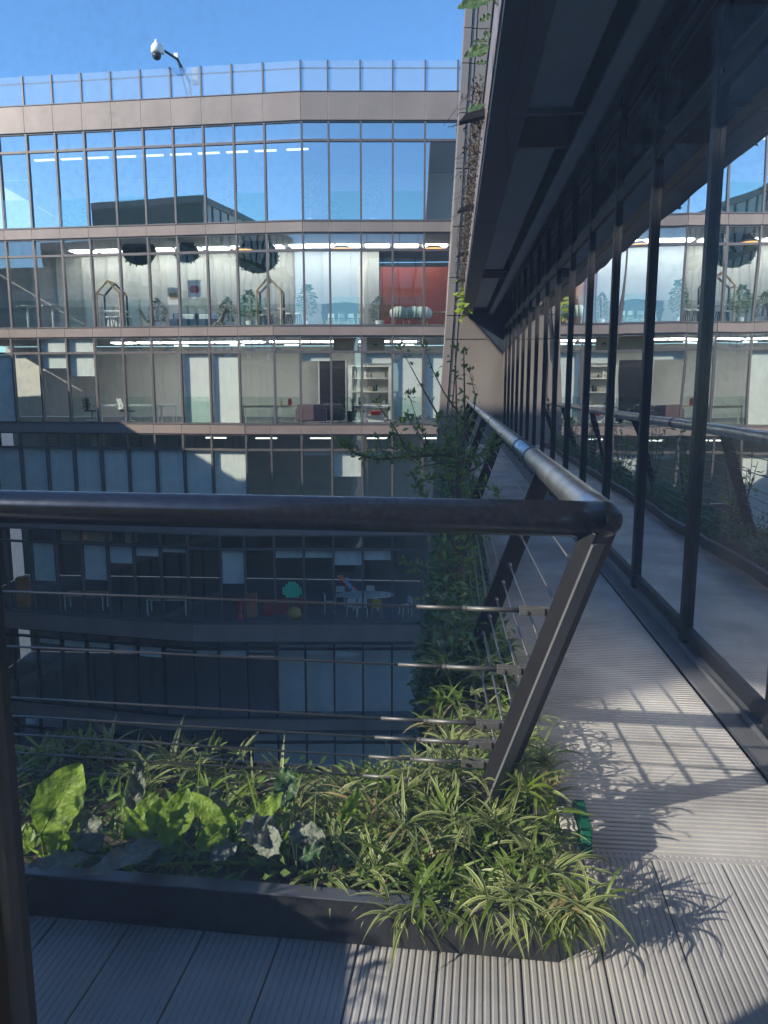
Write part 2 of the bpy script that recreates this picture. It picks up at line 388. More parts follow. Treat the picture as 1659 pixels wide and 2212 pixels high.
# roof balustrade
pts, ic = plan(0)
zr0, zr1, zbar = height(197, Y0), height(131, Y0), height(146, Y0)
for q in range(len(pts) - 1):
    a, b = pts[q], pts[q + 1]; ex, n = bay_frame(a, b); L = (b - a).length
    MB().frame_box(a, ex, n, Z, L - .03, L + .03, -.04, .05, zr0 + .002, zr1 + .02).build('balustrade_post', M_mull, far)
    MB().frame_box(a, ex, n, Z, .035, L - .035, -.01, .005, zr0 + .03, zr1).build('balustrade_pane', G_rail, far)
    MB().frame_box(a, ex, n, Z, 0.03, L - .03, -.06, -.02, zbar - .03, zbar + .015).build('handrail', M_mull, far)
roof = [p + Vector((0, .1, zr0 - .04)) for p in pts]; roof += [Vector((roof[-1].x, 50, roof[-1].z)), Vector((roof[0].x, 50, roof[0].z))]
MB().prism(roof, (0, 0, .03)).build('roof', M_ground, far)

# roller blinds and other things on single windows
def blind(k, col, f0, f1, upper=False, m=None):
    wdw, a, ex, n, L, zb, zm, zt = WIN[(k, col)]
    lo, hi = (zm + .05, zt - .04) if upper else (zb + .05, zm - .05)
    z1 = hi - (hi - lo) * f0; z0 = hi - (hi - lo) * f1
    o = MB().frame_box(a, ex, n, Z, .045, L - .06, -.16, -.15, z0, z1).build('roller_blind', m or M_blind, wdw)
    MB().frame_box(a, ex, n, Z, .045, L - .06, -.17, -.14, z0 - .03, z0).build('hem_bar', M_white, wdw)
for c in (0, -1): blind(2, c, 0, .9 if c == 0 else .92)
blind(2, 1, 0, .13); blind(2, 3, 0, .1)
for c in (6, 7): blind(2, c, 0, 1)
for c, f in ((11, .31), (12, .19), (14, 1), (13, .04)): blind(2, c, 0, f)
for c in (11, 12): blind(2, c, 0, 1, True)
for c in range(6, 15): blind(3, c, 0, 1)
blind(3, 2, 0, .34); blind(3, 1, 0, .05); blind(3, 3, 0, .05)
for c, f in ((13, .55), (12, 0), (11, .5), (10, .24), (9, .12), (8, .05), (6, .46), (4, .1), (3, .1), (2, .2), (1, .13)):
    if f: blind(4, c, 0, f)
for c, f in ((13, .08), (12, .1), (11, .08), (10, .1), (9, .16), (8, .04), (7, .06), (6, .12), (5, .04), (3, .06), (2, .1)): blind(5, c, 0, f)
# pale partition wall close behind the glass on the lower floors
def partition(k, c0, c1, dep, f, m, name='partition'):
    w0, w1 = WIN[(k, c0)], WIN[(k, c1)]
    a = w0[1]; b = w1[1] + w1[2] * w1[4]
    zb, zm = w0[5], w0[6]
    MB().box(b.x, a.x, Y0 + dep, Y0 + dep + .1, zb, zb + (zm - zb) * f).build(name, m, far)
partition(5, 0, 4, .7, .98, M_wallw); partition(5, -1, -1, .7, .98, M_wallw)
partition(6, 0, 5, .9, .97, M_wallw)
# ceiling lights
def strips(k, cols, dep, length=1.0, m=None, hh=.12, wide=.12):
    for c in cols:
        wdw, a, ex, n, L, zb, zm, zt = WIN[(k, c)]
        o = MB().frame_box(a, ex, n, Z, L * .5 - length / 2, L * .5 + length / 2, -dep - wide, -dep, zt - hh - .05, zt - hh).build('strip_light', m or M_light)
        tag(o, f'white linear ceiling light behind the {["top", "second", "third", "fourth", "fifth", "sixth", "ground"][k]} storey windows', 'ceiling light', f'ceiling lights storey {k}')
strips(0, range(4, 14), 2.2, .9, hh=.3)
strips(1, range(-1, 13), 2.5, 1.0, M_light2, hh=-.03, wide=.6)  # row added to wash the white lounge band with light
strips(2, range(0, 9, 2), 1.6, .6, hh=.22); strips(2, range(0, 12), 3.6, 1.0, M_light3, hh=-.03, wide=.5); strips(3, range(-1, 8, 2), 2.0, .9, hh=.25); strips(3, range(0, 9, 2), 3.6, .9, hh=.2)

# ------------------------------------------------------------------ things inside the far building
def yfac(u, k):
    gt, tr, gb, nb, ang = FL[k]; cx = COL0 - MOD * nb + .2; y = Y0
    for _ in range(6): y = Y0 + max(0, cx - xat(u, y, 0)) * math.tan(R(ang))
    return y
def on_floor(u, k, dep):                      # floor point of storey k behind the glass at picture column u
    zb = height(FL[k][2], Y0); y = yfac(u, k) + dep
    return Vector((xat(u, y, zb), y, zb - .03))
STO = ['top storey', 'second storey', 'third storey', 'fourth storey', 'fifth storey', 'sixth storey', 'ground floor']
def pendant(u, k, dep, r=.28, drop=.5, n=0):
    p = on_floor(u, k, dep); zt = height(FL[k][0], Y0); t = thing('pendant_lamp', f'warm dome pendant lamp under the {STO[k]} ceiling', 'lamp', p + Z * (zt - p.z - drop), f'dome pendants {STO[k]}')
    c = Vector((p.x, p.y, zt - drop))
    MB().lathe(c, [(.03, .12), (r * .6, .10), (r, .0), (r * .96, -.01)], 14).build('shade', M_white, t, True)
    MB().lathe(c, [(r * .93, -.012), (r * .5, -.05), (.02, -.06)], 14).build('diffuser', M_lamp, t, True)
    MB().tube([c + Z * .1, c + Z * (drop - .0)], .01, 5).build('cord', M_black, t)
for u in (215, 300, 370): pendant(u, 2, 1.4)
for u in (548, 604, 735, 798): pendant(u, 2, 1.5)
for u in (532, 740, 935): pendant(u, 1, 1.6, .45, .32)
pendant(208, 4, 1.0, .2, .3)
def desk(u, k, dep, w_, label, top=M_white, leg=M_white, h=.74, d=.7):
    p = on_floor(u, k, dep); t = thing('desk', label, 'desk', p)
    B = lambda *a: MB().frame_box(p, Vector((1, 0, 0)), Vector((0, 1, 0)), Z, *a)
    B(-w_ / 2, w_ / 2, 0, d, h - .035, h).build('desk_top', top, t, bevel=.005)
    for sx in (-1, 1):
        for y in (.03, d - .08):
            B(sx * (w_ / 2 - .04) - .025, sx * (w_ / 2 - .04) + .025, y, y + .05, 0, h - .036).build('leg', leg, t)
    B(-w_ / 2 + .07, w_ / 2 - .07, .04, .07, h - .09, h - .037).build('apron', leg, t)
    return p
def chair(u, k, dep, label, m=M_white, legm=None, rot=0.0, group=None, s=1.0):
    p = on_floor(u, k, dep); t = thing('chair', label, 'chair', p, group)
    ex = Vector((math.cos(rot), math.sin(rot), 0)); ey = Vector((-ex.y, ex.x, 0)); legm = legm or m
    B = lambda *a: MB().frame_box(p, ex, ey, Z, *[q * s for q in a])
    B(-.2, .2, -.2, .2, .43, .46).build('seat', m, t, bevel=.012)
    bk = MB(); bk.prism([p + (ex * x + Z * z + ey * .2) * s for x, z in ((-.19, .56), (.19, .56), (.2, .80), (.15, .83), (-.15, .83), (-.2, .80))], ey * .03 * s).build('backrest', m, t)
    for sx in (-1, 1):
        for sy in (-1, 1):
            MB().tube([p + (ex * sx * .22 + ey * sy * .22) * s, p + (ex * sx * .18 + ey * sy * .18 + Z * (.44 if sy < 0 else .78)) * s], .014 * s, 6).build('leg', legm, t)
    return t
def office_chair(u, k, dep, label, m, rot):
    p = on_floor(u, k, dep); t = thing('office_chair', label, 'office chair', p)
    ex = Vector((math.cos(rot), math.sin(rot), 0)); ey = Vector((-ex.y, ex.x, 0))
    B = lambda *a: MB().frame_box(p, ex, ey, Z, *a)
    B(-.24, .24, -.24, .24, .46, .52).build('seat', M_black, t, bevel=.02)
    bk = MB()
    for q in range(7): bk.frame_box(p, ex, ey, Z, -.22, .22, .24 + .02 * abs(q - 2), .27 + .02 * abs(q - 2), .58 + q * .065, .62 + q * .065)
    bk.build('backrest', m, t)
    B(-.03, .03, .2, .28, .5, 1.02).build('spine', M_black, t)
    for sx in (-1, 1): B(sx * .27 - .02, sx * .27 + .02, -.12, .16, .66, .69).build('armrest', m, t)
    MB().tube([p + Z * .08, p + Z * .46], .03, 8).build('column', M_black, t)
    for q in range(5):
        a = q * 1.2566 + .3; e = p + Vector((math.cos(a), math.sin(a), 0)) * .3
        MB().tube([p + Z * .1, e + Z * .06], .02, 6).build('base_arm', M_white, t)
        MB().lathe(e + Z * .0, [(.02, 0), (.03, .02), (.03, .04), (.02, .06)], 8).build('castor', M_black, t)
def carton(k, col, x0, x1, h, label, logo=False, dep=.45):
    wdw, a, ex, n, L, zb, zm, zt = WIN[(k, col)]
    o = a - n * dep; t = thing('cardboard_box', label, 'box', o + ex * (x0 + x1) / 2 + Z * (zm + .05))
    MB().frame_box(o, ex, n, Z, x0, x1, -.3, 0, zm + .047, zm + .047 + h).build('carton_body', M_card, t, bevel=.004)
    MB().frame_box(o, ex, n, Z, x0 + .01, x1 - .01, .0005, .003, zm + .047 + h * .86, zm + .047 + h * .875).build('lid_seam', M_wood, t)
    if logo:
        c = o + ex * ((x0 + x1) / 2) + Z * (zm + .05 + h * .42); lg = MB()
        for q in range(8):
            g_ = math.pi * (q + .5) / 8; d = ex * math.cos(g_) + Z * math.sin(g_); sd = ex * -math.sin(g_) + Z * math.cos(g_)
            lg.prism([c + n * .003 + d * .015, c + n * .003 + d * .07 + sd * .018, c + n * .003 + d * .085, c + n * .003 + d * .07 - sd * .018], n * .002)
        lg.build('printed_logo', M_black, t)
        lb = MB()
        for q in range(6): lb.frame_box(c, ex, n, Z, -.1 + q * .034, -.082 + q * .034, .003, .005, -.06, -.035)
        lb.build('printed_name', M_black, t)
        MB().frame_box(o, ex, n, Z, x1 + .0, x1 + .16, -.3, -.02, zm + .047, zm + .047 + h * .9).build('white_side_carton', M_white, t)
carton(2, 2, .12, .98, .52, 'plain cardboard box standing on the window transom left of the printed one')
carton(2, 1, .30, 1.02, .52, 'cardboard box with a dark petal logo on the window transom', True)
carton(2, 2, 1.0, 1.13, .5, 'narrow cardboard box wedged beside the plain box on the transom')
for c, x0, x1, lb in ((12, .05, 1.1, 'wide tan cardboard box on the fifth storey transom, leftmost'), (11, .05, 1.1, 'tan cardboard box on the fifth storey transom, middle of three'), (10, .05, .5, 'short tan cardboard box on the fifth storey transom, rightmost')):
    carton(4, c, x0, x1, .42, lb, dep=.3)
carton(3, 11, .1, .55, .5, 'small tan box on the shaded fourth storey transom', dep=.3)
# --- third storey offices
desk(240, 2, 1.2, 1.3, 'white desk in the third storey office at far left', M_white)
desk(305, 2, 1.4, 1.5, 'white desk with mesh chairs behind third storey glass', M_white)
office_chair(276, 2, 1.1, 'pale mesh office chair with ribbed back beside the white desk', M_white, 2.4)
office_chair(200, 2, 1.4, 'mesh office chair in the shaded third storey corner', M_black, 1.2)
desk(350, 2, 1.8, 1.0, 'small white side desk beneath a dark coat, third storey', M_white)
desk(560, 2, 1.2, 1.4, 'wood topped desk behind the third storey glass', M_wood, M_wallg)
desk(622, 2, 1.1, 1.3, 'wood topped desk with a red flask, third storey', M_wood, M_white)
desk(815, 2, 1.4, 1.1, 'white slatted desk by the bookcase, third storey', M_white, M_white)
office_chair(775, 2, 1.5, 'black mesh office chair with white base in front of the bookcase', M_black, 1.7)
p = on_floor(627, 2, 1.25); t = thing('flask', 'red and pink flask standing on the wooden desk', 'flask', p + Z * .745)
MB().lathe(p + Z * .742, [(.08, 0), (.085, .05), (.075, .1), (.085, .15), (.08, .26)], 12).build('bottle_body', M_redp, t, True)
MB().lathe(p + Z * 1.003, [(.07, 0), (.05, .03)], 12).build('cap', M_coral, t, True)
p = on_floor(609, 2, 1.25); t = thing('bottle', 'small amber bottle beside the red flask', 'bottle', p + Z * .745)
MB().lathe(p + Z * .742, [(.04, 0), (.04, .14), (.015, .2), (.015, .3)], 10).build('bottle_body', M_yellow, t, True)
p = on_floor(718, 2, 6.2); t = thing('office_door', 'dark grey office door in the back wall, third storey', 'door', p)
MB().frame_box(p, Vector((1, 0, 0)), Vector((0, 1, 0)), Z, -.62, .62, .3, .36, 0, 2.75).build('door_leaf', M_black, t)
MB().frame_box(p, Vector((1, 0, 0)), Vector((0, 1, 0)), Z, .42, .55, .27, .3, 1.15, 1.2).build('handle', M_steel, t)
MB().frame_box(p, Vector((1, 0, 0)), Vector((0, 1, 0)), Z, -.68, -.62, .25, .37, 0, 2.8).build('door_jamb', M_white, t)
MB().frame_box(p, Vector((1, 0, 0)), Vector((0, 1, 0)), Z, .62, .68, .25, .37, 0, 2.8).build('door_jamb', M_white, t)
p = on_floor(800, 2, 5.6); t = thing('bookcase', 'tall cream bookcase with shelves of boxes, third storey', 'bookcase', p)
B = lambda *a: MB().frame_box(p, Vector((1, 0, 0)), Vector((0, 1, 0)), Z, *a)
for x in (-.95, .95): B(x - .1, x + .1, 0, .5, 0, 2.5).build('side_panel', M_wallw, t)
for z in (0, .62, 1.25, 1.88, 2.44): B(-.84, .84, .02, .5, z, z + .05).build('shelf', M_wallw, t)
B(-.84, .84, .45, .49, .05, 2.44).build('back_panel', M_wallg, t)
for i in range(14):
    x = -.75 + .11 * i + random.uniform(-.02, .02); z = random.choice((.67, 1.3, 1.93)); hh = random.uniform(.12, .36)
    b_ = B(x, x + random.uniform(.06, .1), .1, .35, z + .002, z + hh).build('binder', random.choice((M_black, M_card, M_mauve, M_wallg, M_white)))
    tag(b_, 'binder or jar standing on the bookcase shelves', 'binder', 'binders in the bookcase')
def armchair(u, k, dep, label, m=M_mauve, w_=.9):
    p = on_floor(u, k, dep); t = thing('armchair', label, 'armchair', p)
    B = lambda *a: MB().frame_box(p, Vector((1, 0, 0)), Vector((0, 1, 0)), Z, *a)
    B(-w_ / 2, w_ / 2, 0, .8, .1, .42).build('seat', m, t, bevel=.05)
    B(-w_ / 2, w_ / 2, -.2, 0, .1, .8).build('backrest', m, t, bevel=.06)
    for sx in (-1, 1): B(sx * w_ / 2 - .09, sx * w_ / 2 + .09, -.1, .8, .1, .62).build('arm', m, t, bevel=.05)
    for sx in (-1, 1): B(sx * (w_ / 2 - .1) - .02, sx * (w_ / 2 - .1) + .02, .0, .04, 0, .1).build('leg', M_black, t)
armchair(672, 2, 1.1, 'wide mauve armchair with its back to the glass, third storey', w_=1.1)
armchair(718, 2, 1.7, 'dark armchair right of the mauve one, third storey', M_black, .8)
p = on_floor(758, 2, 2.6); t = thing('waste_bin', 'black waste bin beside the dark door', 'bin', p)
MB().lathe(p, [(.15, 0), (.2, .45), (.19, .45), (.14, .03)], 14).build('bucket', M_black, t)
MB().lathe(p, [(.2, .45), (.215, .46), (.2, .475)], 14).build('rim', M_black, t)
p = on_floor(812, 2, 2.6); t = thing('tub', 'pink tub on a low white unit by the bookcase', 'tub', p)
MB().lathe(p + Z * .3, [(.2, 0), (.26, .16), (.25, .17)], 14).build('bowl', M_redp, t)
MB().frame_box(p, Vector((1, 0, 0)), Vector((0, 1, 0)), Z, -.35, .35, .0, .4, 0, .298).build('low_unit', M_white, t)
p = on_floor(870, 2, .9); t = thing('plant_pot', 'small lime green pot under the white blind', 'pot', p)
MB().lathe(p, [(.12, 0), (.15, .25), (.14, .26)], 12).build('pot_body', M_leafA, t); MB().lathe(p + Z * .262, [(.15, 0), (.16, .02)], 12).build('rim', M_leafA, t)
# --- second storey lounge
def wall_thing(name, label, cat, u, v, w_, h, dep, m, k):
    p = at(u, v, Y0 + dep); return p
p0 = at(822, 577, Y0 + 3.6); p1 = at(985, 703, Y0 + 3.6)
t = thing('red_partition', 'tall red partition wall in the second storey lounge', 'partition', Vector(((p0.x + p1.x) / 2, Y0 + 3.6, height(703, Y0))))
zb = height(703, Y0); xs = [p0.x + (p1.x + .6 - p0.x) * q / 3 for q in range(4)]
for q in range(3): Bx(xs[q] + .006, xs[q + 1] - .006, Y0 + 3.6, Y0 + 3.7, zb, p0.z).build('red_board', M_red, t)
Bx(p0.x - .05, p0.x, Y0 + 3.59, Y0 + 3.72, zb, p0.z + .03).build('edge_trim', M_mull, t)
zw = height(634, Y0)
for q in range(16):
    xa = p0.x - .06 - (q + 1) * 1.22; ya = Y0 + 3.6 + max(0, -3 - xa) * .13
    Bx(xa, xa + 1.21, ya, ya + .1, zb, zw - .004).build('lounge_wall_panel', M_wallg, far); Bx(xa, xa + 1.21, ya + .004, ya + .1, zw, height(505, Y0)).build('lounge_glare_band', M_wallw, far)  # white upper band stands in for bright reflections on the glass
def house_frame(u0, u1, k, dep, label):
    zb = height(FL[k][2], Y0); y = yfac(u0, k) + dep
    x0, x1 = xat(u0, y, zb), xat(u1, y, zb); xm = (x0 + x1) / 2; t = thing('gabled_frame', label, 'booth frame', (xm, y, zb))
    pr = [(x0, 0), (x0, 1.45), (xm, 1.95), (x1, 1.45), (x1, 0)]
    for yy in (0, .9):
        for a, b in zip(pr[:-1], pr[1:]):
            MB().tube([Vector((a[0], y + yy, zb + a[1])), Vector((b[0], y + yy, zb + b[1]))], .045, 4).build('beam', M_wood if yy == 0 else M_mull_dark, t)
    for a in pr[1:-1]: MB().tube([Vector((a[0], y, zb + a[1])), Vector((a[0], y + .9, zb + a[1]))], .04, 4).build('ridge_beam', M_wood, t)
    Bx(x0 - .1, x1 + .1, y + .1, y + .7, zb + .72, zb + .78).build('counter', M_white, t)
    Bx(x0 + .1, x1 - .1, y + .75, y + .85, zb + .02, zb + .45).build('bench', M_white, t)
house_frame(213, 262, 1, .7, 'wooden gabled booth frame at left of the second storey lounge')
house_frame(556, 608, 1, .7, 'wooden gabled booth frame near the facade bend, second storey')
def stool(u, k, dep, label, grp):
    p = on_floor(u, k, dep); t = thing('bar_stool', label, 'stool', p, grp)
    MB().lathe(p + Z * .5, [(.16, 0), (.17, .03), (.15, .05)], 14).build('seat', M_white, t)
    for q in range(4):
        a = q * 1.57 + .5; d = Vector((math.cos(a), math.sin(a), 0))
        MB().tube([p + d * .17, p + d * .08 + Z * .5], .018, 5).build('leg', M_black, t)
for u in (238, 255, 278, 570, 583, 625, 645): stool(u, 1, .9 if u < 600 else .5, 'round stool with splayed dark legs in the second storey lounge', 'lounge stools')
def high_table(u, k, dep, label, h=1.05, r=.42):
    p = on_floor(u, k, dep); t = thing('high_table', label, 'table', p)
    MB().lathe(p + Z * h, [(r * .97, 0), (r, .02), (r * .98, .04)], 22).build('table_top', M_wallw, t)
    MB().tube([p + Z * .03, p + Z * h], .04, 8).build('stem', M_white, t); MB().lathe(p, [(.26, 0), (.26, .02), (.05, .04)], 16).build('foot', M_white, t)
high_table(62, 1, .6, 'round high table at the far left of the second storey', .95); high_table(116, 1, .6, 'round high table right of the first, second storey', .95)
def bush(name, label, u, k, dep, h, r, m, cat='plant', pot=True, n=260, ll=.13, trunk=True, zlo=.25):
    p = on_floor(u, k, dep); t = thing(name, label, cat, p); rr = random.Random(int(u) * 7 + k)
    if pot: MB().lathe(p, [(.13, 0), (.18, .28), (.17, .29)], 12).build('pot', M_white, t)
    stm = MB()
    for q in range(3): stm.tube([p + Z * .2 + Vector((rr.uniform(-.05, .05), rr.uniform(-.05, .05), 0)), p + Vector((rr.uniform(-.1, .1), rr.uniform(-.1, .1), h * .9))], [.022, .008], 5)
    stm.build('stems', M_wood if trunk else M_bark, t)
    lf = MB()
    for q in range(n):
        a = rr.uniform(0, 6.28); z = rr.uniform(zlo, 1) * h; q_ = math.sin(min(1, (z / h - zlo + .12) / (1.05 - zlo)) * math.pi) ** .6
        rad = r * math.sqrt(rr.random()) * q_; pos = p + Vector((rad * math.cos(a), rad * math.sin(a), z))
        d = Vector((math.cos(a), math.sin(a), rr.uniform(-.9, .7))); lf.leaflet(pos, d, Vector((rr.gauss(0, 1), rr.gauss(0, 1), 1)).normalized(), ll * rr.uniform(.7, 1.3), ll * .32)
    lf.build('foliage', m, t)
for u, k, dep, h, lb in ((674, 0, .9, 2.1, 'tall bamboo plant behind the top storey glass right of the bend'), (806, 0, .9, 2.0, 'tall bamboo plant in the top storey, right one'), (497, 0, .9, 2.1, 'tall bamboo plant left of the bend, top storey'), (722, 0, .8, .9, 'low leafy plant between the two top storey bamboos'), (163, 0, 1.0, 1.2, 'small potted palm at left of the top storey'),
                       (665, 1, .8, 1.7, 'tall slender plant right of the second booth frame'), (540, 1, .9, 1.5, 'leafy plant at the left post of the second booth frame')):
    bush('bamboo_plant', lb, u, k, dep, h, .34, M_bamboo, ll=.2, n=300, zlo=.3 if h > 1 else .1)
for u, lb in ((820, 'round clipped bush beside the red partition'), (493, 'dark round bush left of the bend in the lounge'), (342, 'dark bush behind the lounge chairs')):
    bush('potted_bush', lb, u, 1, .9, 1.25, .38, M_leafH, ll=.12, n=420, trunk=False)
# acoustic discs hung with moss
def moss_disc(u, v, r, dep, label):
    c = at(u, v, yfac(u, 1) + dep); t = thing('moss_disc', label, 'hanging disc', c, None); rr = random.Random(int(u)); m = MB()
    n = 20
    m.prism([c + Vector((math.cos(q * 6.283 / n) * r, 0, math.sin(q * 6.283 / n) * r * .8)) for q in range(n)], (0, .1, 0)); m.build('board', M_leafH, t)
    lf = MB()
    for q in range(500):
        a = rr.uniform(0, 6.28); rad = r * math.sqrt(rr.random()) * 1.03
        lf.leaflet(c + Vector((math.cos(a) * rad, -.02, math.sin(a) * rad * .8)), Vector((rr.gauss(0, 1), -.6, rr.gauss(0, 1))), Vector((rr.gauss(0, 1), -1, rr.gauss(0, 1))), .14, .08)
    lf.build('moss', M_leafD, t)
    zt = height(FL[1][0], Y0) + .03
    for sx in (-.4, .4): MB().tube([c + Vector((sx * r, .05, r * .5)), Vector((c.x + sx * r, c.y + .05, max(zt, c.z + r * .5 + .05)))], .01, 5).build('hanger', M_black, t)
moss_disc(556, 553, .86, 1.6, 'largest moss covered hanging disc near the bend, second storey')
moss_disc(404, 546, .48, 1.6, 'smallest moss covered hanging disc, middle of the lounge')
moss_disc(300, 543, .70, 1.6, 'moss covered hanging disc over the left booth frame')
# pictures on the lounge wall
def picture(u, v, w_, h, dep, label, blob, k):
    c = at(u, v, yfac(u, k) + dep); t = thing('poster', label, 'poster', c)
    Bx(c.x - w_ / 2, c.x + w_ / 2, c.y - .02, c.y, c.z - h / 2, c.z + h / 2).build('sheet', M_white, t)
    n = 18; m = MB(); pts = []
    for q in range(n):
        a = q * 6.283 / n; rr = w_ * .33 * (1 + .16 * abs(math.cos(a)) - .22 * (1 if abs(a - 1.57) < .25 or abs(a - 4.71) < .2 else 0))
        pts.append(Vector((c.x + math.cos(a) * rr, c.y - .024, c.z + math.sin(a) * rr)))
    m.prism(pts, (0, .003, 0)).build('printed_shape', blob, t)
    fr = MB()
    for a in ((-w_ / 2 - .02, w_ / 2 + .02, h / 2, h / 2 + .02), (-w_ / 2 - .02, w_ / 2 + .02, -h / 2 - .02, -h / 2)): fr.box(c.x + a[0], c.x + a[1], c.y - .03, c.y, c.z + a[2], c.z + a[3])
    fr.build('frame', M_wallw, t)
picture(420, 625, .55, .72, 2.4, 'white poster with a red apple shape on the lounge wall', M_redp, 1)
picture(375, 640, .5, .68, 2.4, 'framed picture left of the apple poster', M_wood, 1)
def lounge_chair(u, k, dep, label, rot):
    p = on_floor(u, k, dep); t = thing('lounge_chair', label, 'lounge chair', p); ex = Vector((math.cos(rot), math.sin(rot), 0)); ey = Vector((-ex.y, ex.x, 0))
    B = lambda *a: MB().frame_box(p, ex, ey, Z, *a)
    for s_ in (-.28, .28):
        MB().tube([p + ey * s_ + ex * -.3, p + ey * s_ + ex * .1 + Z * .3, p + ey * s_ + ex * .35 + Z * .75], .025, 5).build('side_frame', M_wood, t)
        MB().tube([p + ey * s_ + ex * .35, p + ey * s_ + ex * .0 + Z * .32], .022, 5).build('leg', M_wood, t)
    MB().prism([p + ex * -.25 + ey * -.26 + Z * .34, p + ex * .1 + ey * -.26 + Z * .28, p + ex * .1 + ey * .26 + Z * .28, p + ex * -.25 + ey * .26 + Z * .34], (0, 0, .04)).build('seat', M_mull_dark, t)
    MB().prism([p + ex * .1 + ey * -.26 + Z * .3, p + ex * .34 + ey * -.26 + Z * .78, p + ex * .34 + ey * .26 + Z * .78, p + ex * .1 + ey * .26 + Z * .3], ex * .03).build('backrest', M_mull_dark, t)
lounge_chair(472, 1, .7, 'wooden slung lounge chair facing left in the second storey', 0); lounge_chair(322, 1, .7, 'wooden slung lounge chair facing right in the second storey', math.pi)
def sofa(u, k, dep, w_, label, m, cm):
    p = on_floor(u, k, dep); t = thing('sofa', label, 'sofa', p); B = lambda *a: MB().frame_box(p, Vector((1, 0, 0)), Vector((0, 1, 0)), Z, *a)
    B(-w_ / 2, w_ / 2, 0, .75, .12, .42).build('seat', m, t, bevel=.05); B(-w_ / 2, w_ / 2, .6, .78, .42, .7).build('backrest', m, t, bevel=.05)
    for q in (-1, 1): B(q * w_ / 4 - w_ / 5, q * w_ / 4 + w_ / 5, .45, .59, .43, .66).build('cushion', cm, t, bevel=.04)
    for sx in (-1, 1): B(sx * w_ / 2.2 - .03, sx * w_ / 2.2 + .03, .05, .1, 0, .12).build('leg', M_wood, t)
M_navy = mat('navy_fabric', (.03, .04, .075), .9, 0, .1, 20)
sofa(420, 1, 1.0, 2.1, 'navy sofa with white cushions under the posters', M_navy, M_white)
p = on_floor(735, 1, 1.1); t = thing('upright_piano', 'black piano with open lid in the lounge', 'piano', p); B = lambda *a: MB().frame_box(p, Vector((1, 0, 0)), Vector((0, 1, 0)), Z, *a)
B(-.75, .75, .1, .7, .35, .95).build('case', M_black, t, bevel=.02); B(-.75, .75, -.15, .1, .55, .66).build('keyboard_shelf', M_black, t)
MB().prism([p + Vector((-.78, .1, .96)), p + Vector((.2, .1, 1.05)), p + Vector((.78, .1, .98)), p + Vector((.78, .1, .955)), p + Vector((-.78, .1, .955))], (0, .6, 0)).build('lid', M_black, t)
for sx in (-.65, .65): B(sx - .05, sx + .05, 0, .1, 0, .6).build('leg', M_black, t)
def tub_chair(u, k, dep, label, grp=None, m=M_wallw):
    p = on_floor(u, k, dep); t = thing('tub_chair', label, 'chair', p, grp); n = 12; m_ = MB()
    pts = [(math.cos(a) * .34, math.sin(a) * .3) for a in [R(-30 + 240 * q / n) for q in range(n + 1)]]
    for a, b in zip(pts[:-1], pts[1:]):
        za, zb_ = .55 + .25 * max(0, a[1] / .3), .55 + .25 * max(0, b[1] / .3)
        m_.quad(p + Vector((a[0], -a[1], .38)), p + Vector((b[0], -b[1], .38)), p + Vector((b[0] * 1.12, -b[1] * 1.12, zb_)), p + Vector((a[0] * 1.12, -a[1] * 1.12, za)))
    m_.build('shell', m, t, True, solid=.03); MB().lathe(p + Z * .36, [(.3, 0), (.32, .06), (.28, .09)], 16).build('seat', m, t)
    for q in range(4):
        a = q * 1.57 + .78; MB().tube([p + Vector((math.cos(a) * .3, math.sin(a) * .3, 0)), p + Vector((math.cos(a) * .2, math.sin(a) * .2, .37))], .016, 5).build('leg', M_wood, t)
for u, lb in ((862, 'cream tub chair left of the pair by the red partition'), (893, 'cream tub chair, middle of three by the red partition'), (912, 'cream tub chair nearest the right end by the red partition')): tub_chair(u, 1, .7, lb)
p = on_floor(950, 1, 1.0); t = thing('lounge_table', 'long wooden table in front of the red partition', 'table', p); B = lambda *a: MB().frame_box(p, Vector((1, 0, 0)), Vector((0, 1, 0)), Z, *a)
B(-.7, .9, 0, .7, .62, .66).build('table_top', M_wood, t); [B(x, x + .05, .1, .15, 0, .62).build('leg', M_wood, t) for x in (-.6, .75)]
for u in (716, 738, 758, 779): chair(u, 1, .45, 'small white chair lined up in front of the piano', M_white, group='white chairs before the piano', s=.62, rot=math.pi)
# --- fifth storey studio
desk(181, 4, .8, 1.75, 'white framed desk at the left of the fifth storey studio', M_wood, M_white); desk(360, 4, .8, 1.75, 'white framed desk with laptop, right of the first, fifth storey', M_wood, M_white)
p = on_floor(519, 4, .7); t = thing('hydrant_stool', 'red turned stool shaped like a chess piece', 'stool', p)
MB().lathe(p, [(.2, 0), (.2, .1), (.1, .18), (.09, .38), (.16, .46), (.1, .52), (.12, .62), (.1, .7)], 16).build('turned_body', M_redp, t, True); MB().lathe(p + Z * .7, [(.15, 0), (.16, .04), (.1, .06)], 14).build('top', M_redp, t)
def cabinet(u, k, dep, w_, h, label, m):
    p = on_floor(u, k, dep); t = thing('cabinet', label, 'cabinet', p); B = lambda *a: MB().frame_box(p, Vector((1, 0, 0)), Vector((0, 1, 0)), Z, *a)
    B(-w_ / 2, w_ / 2, 0, .4, 0, h).build('carcass', m, t, bevel=.01); B(-w_ / 2 + .02, w_ / 2 - .02, -.012, -.001, .04, h - .04).build('door_panel', m, t); B(w_ / 2 - .07, w_ / 2 - .04, -.03, -.012, h * .5, h * .6).build('handle', M_steel, t)
cabinet(541, 4, .9, .5, 1.0, 'tall narrow orange cabinet right of the red stool', M_orange); cabinet(48, 4, .8, .45, 1.35, 'tall orange cabinet at the far left of the fifth storey', M_orange)
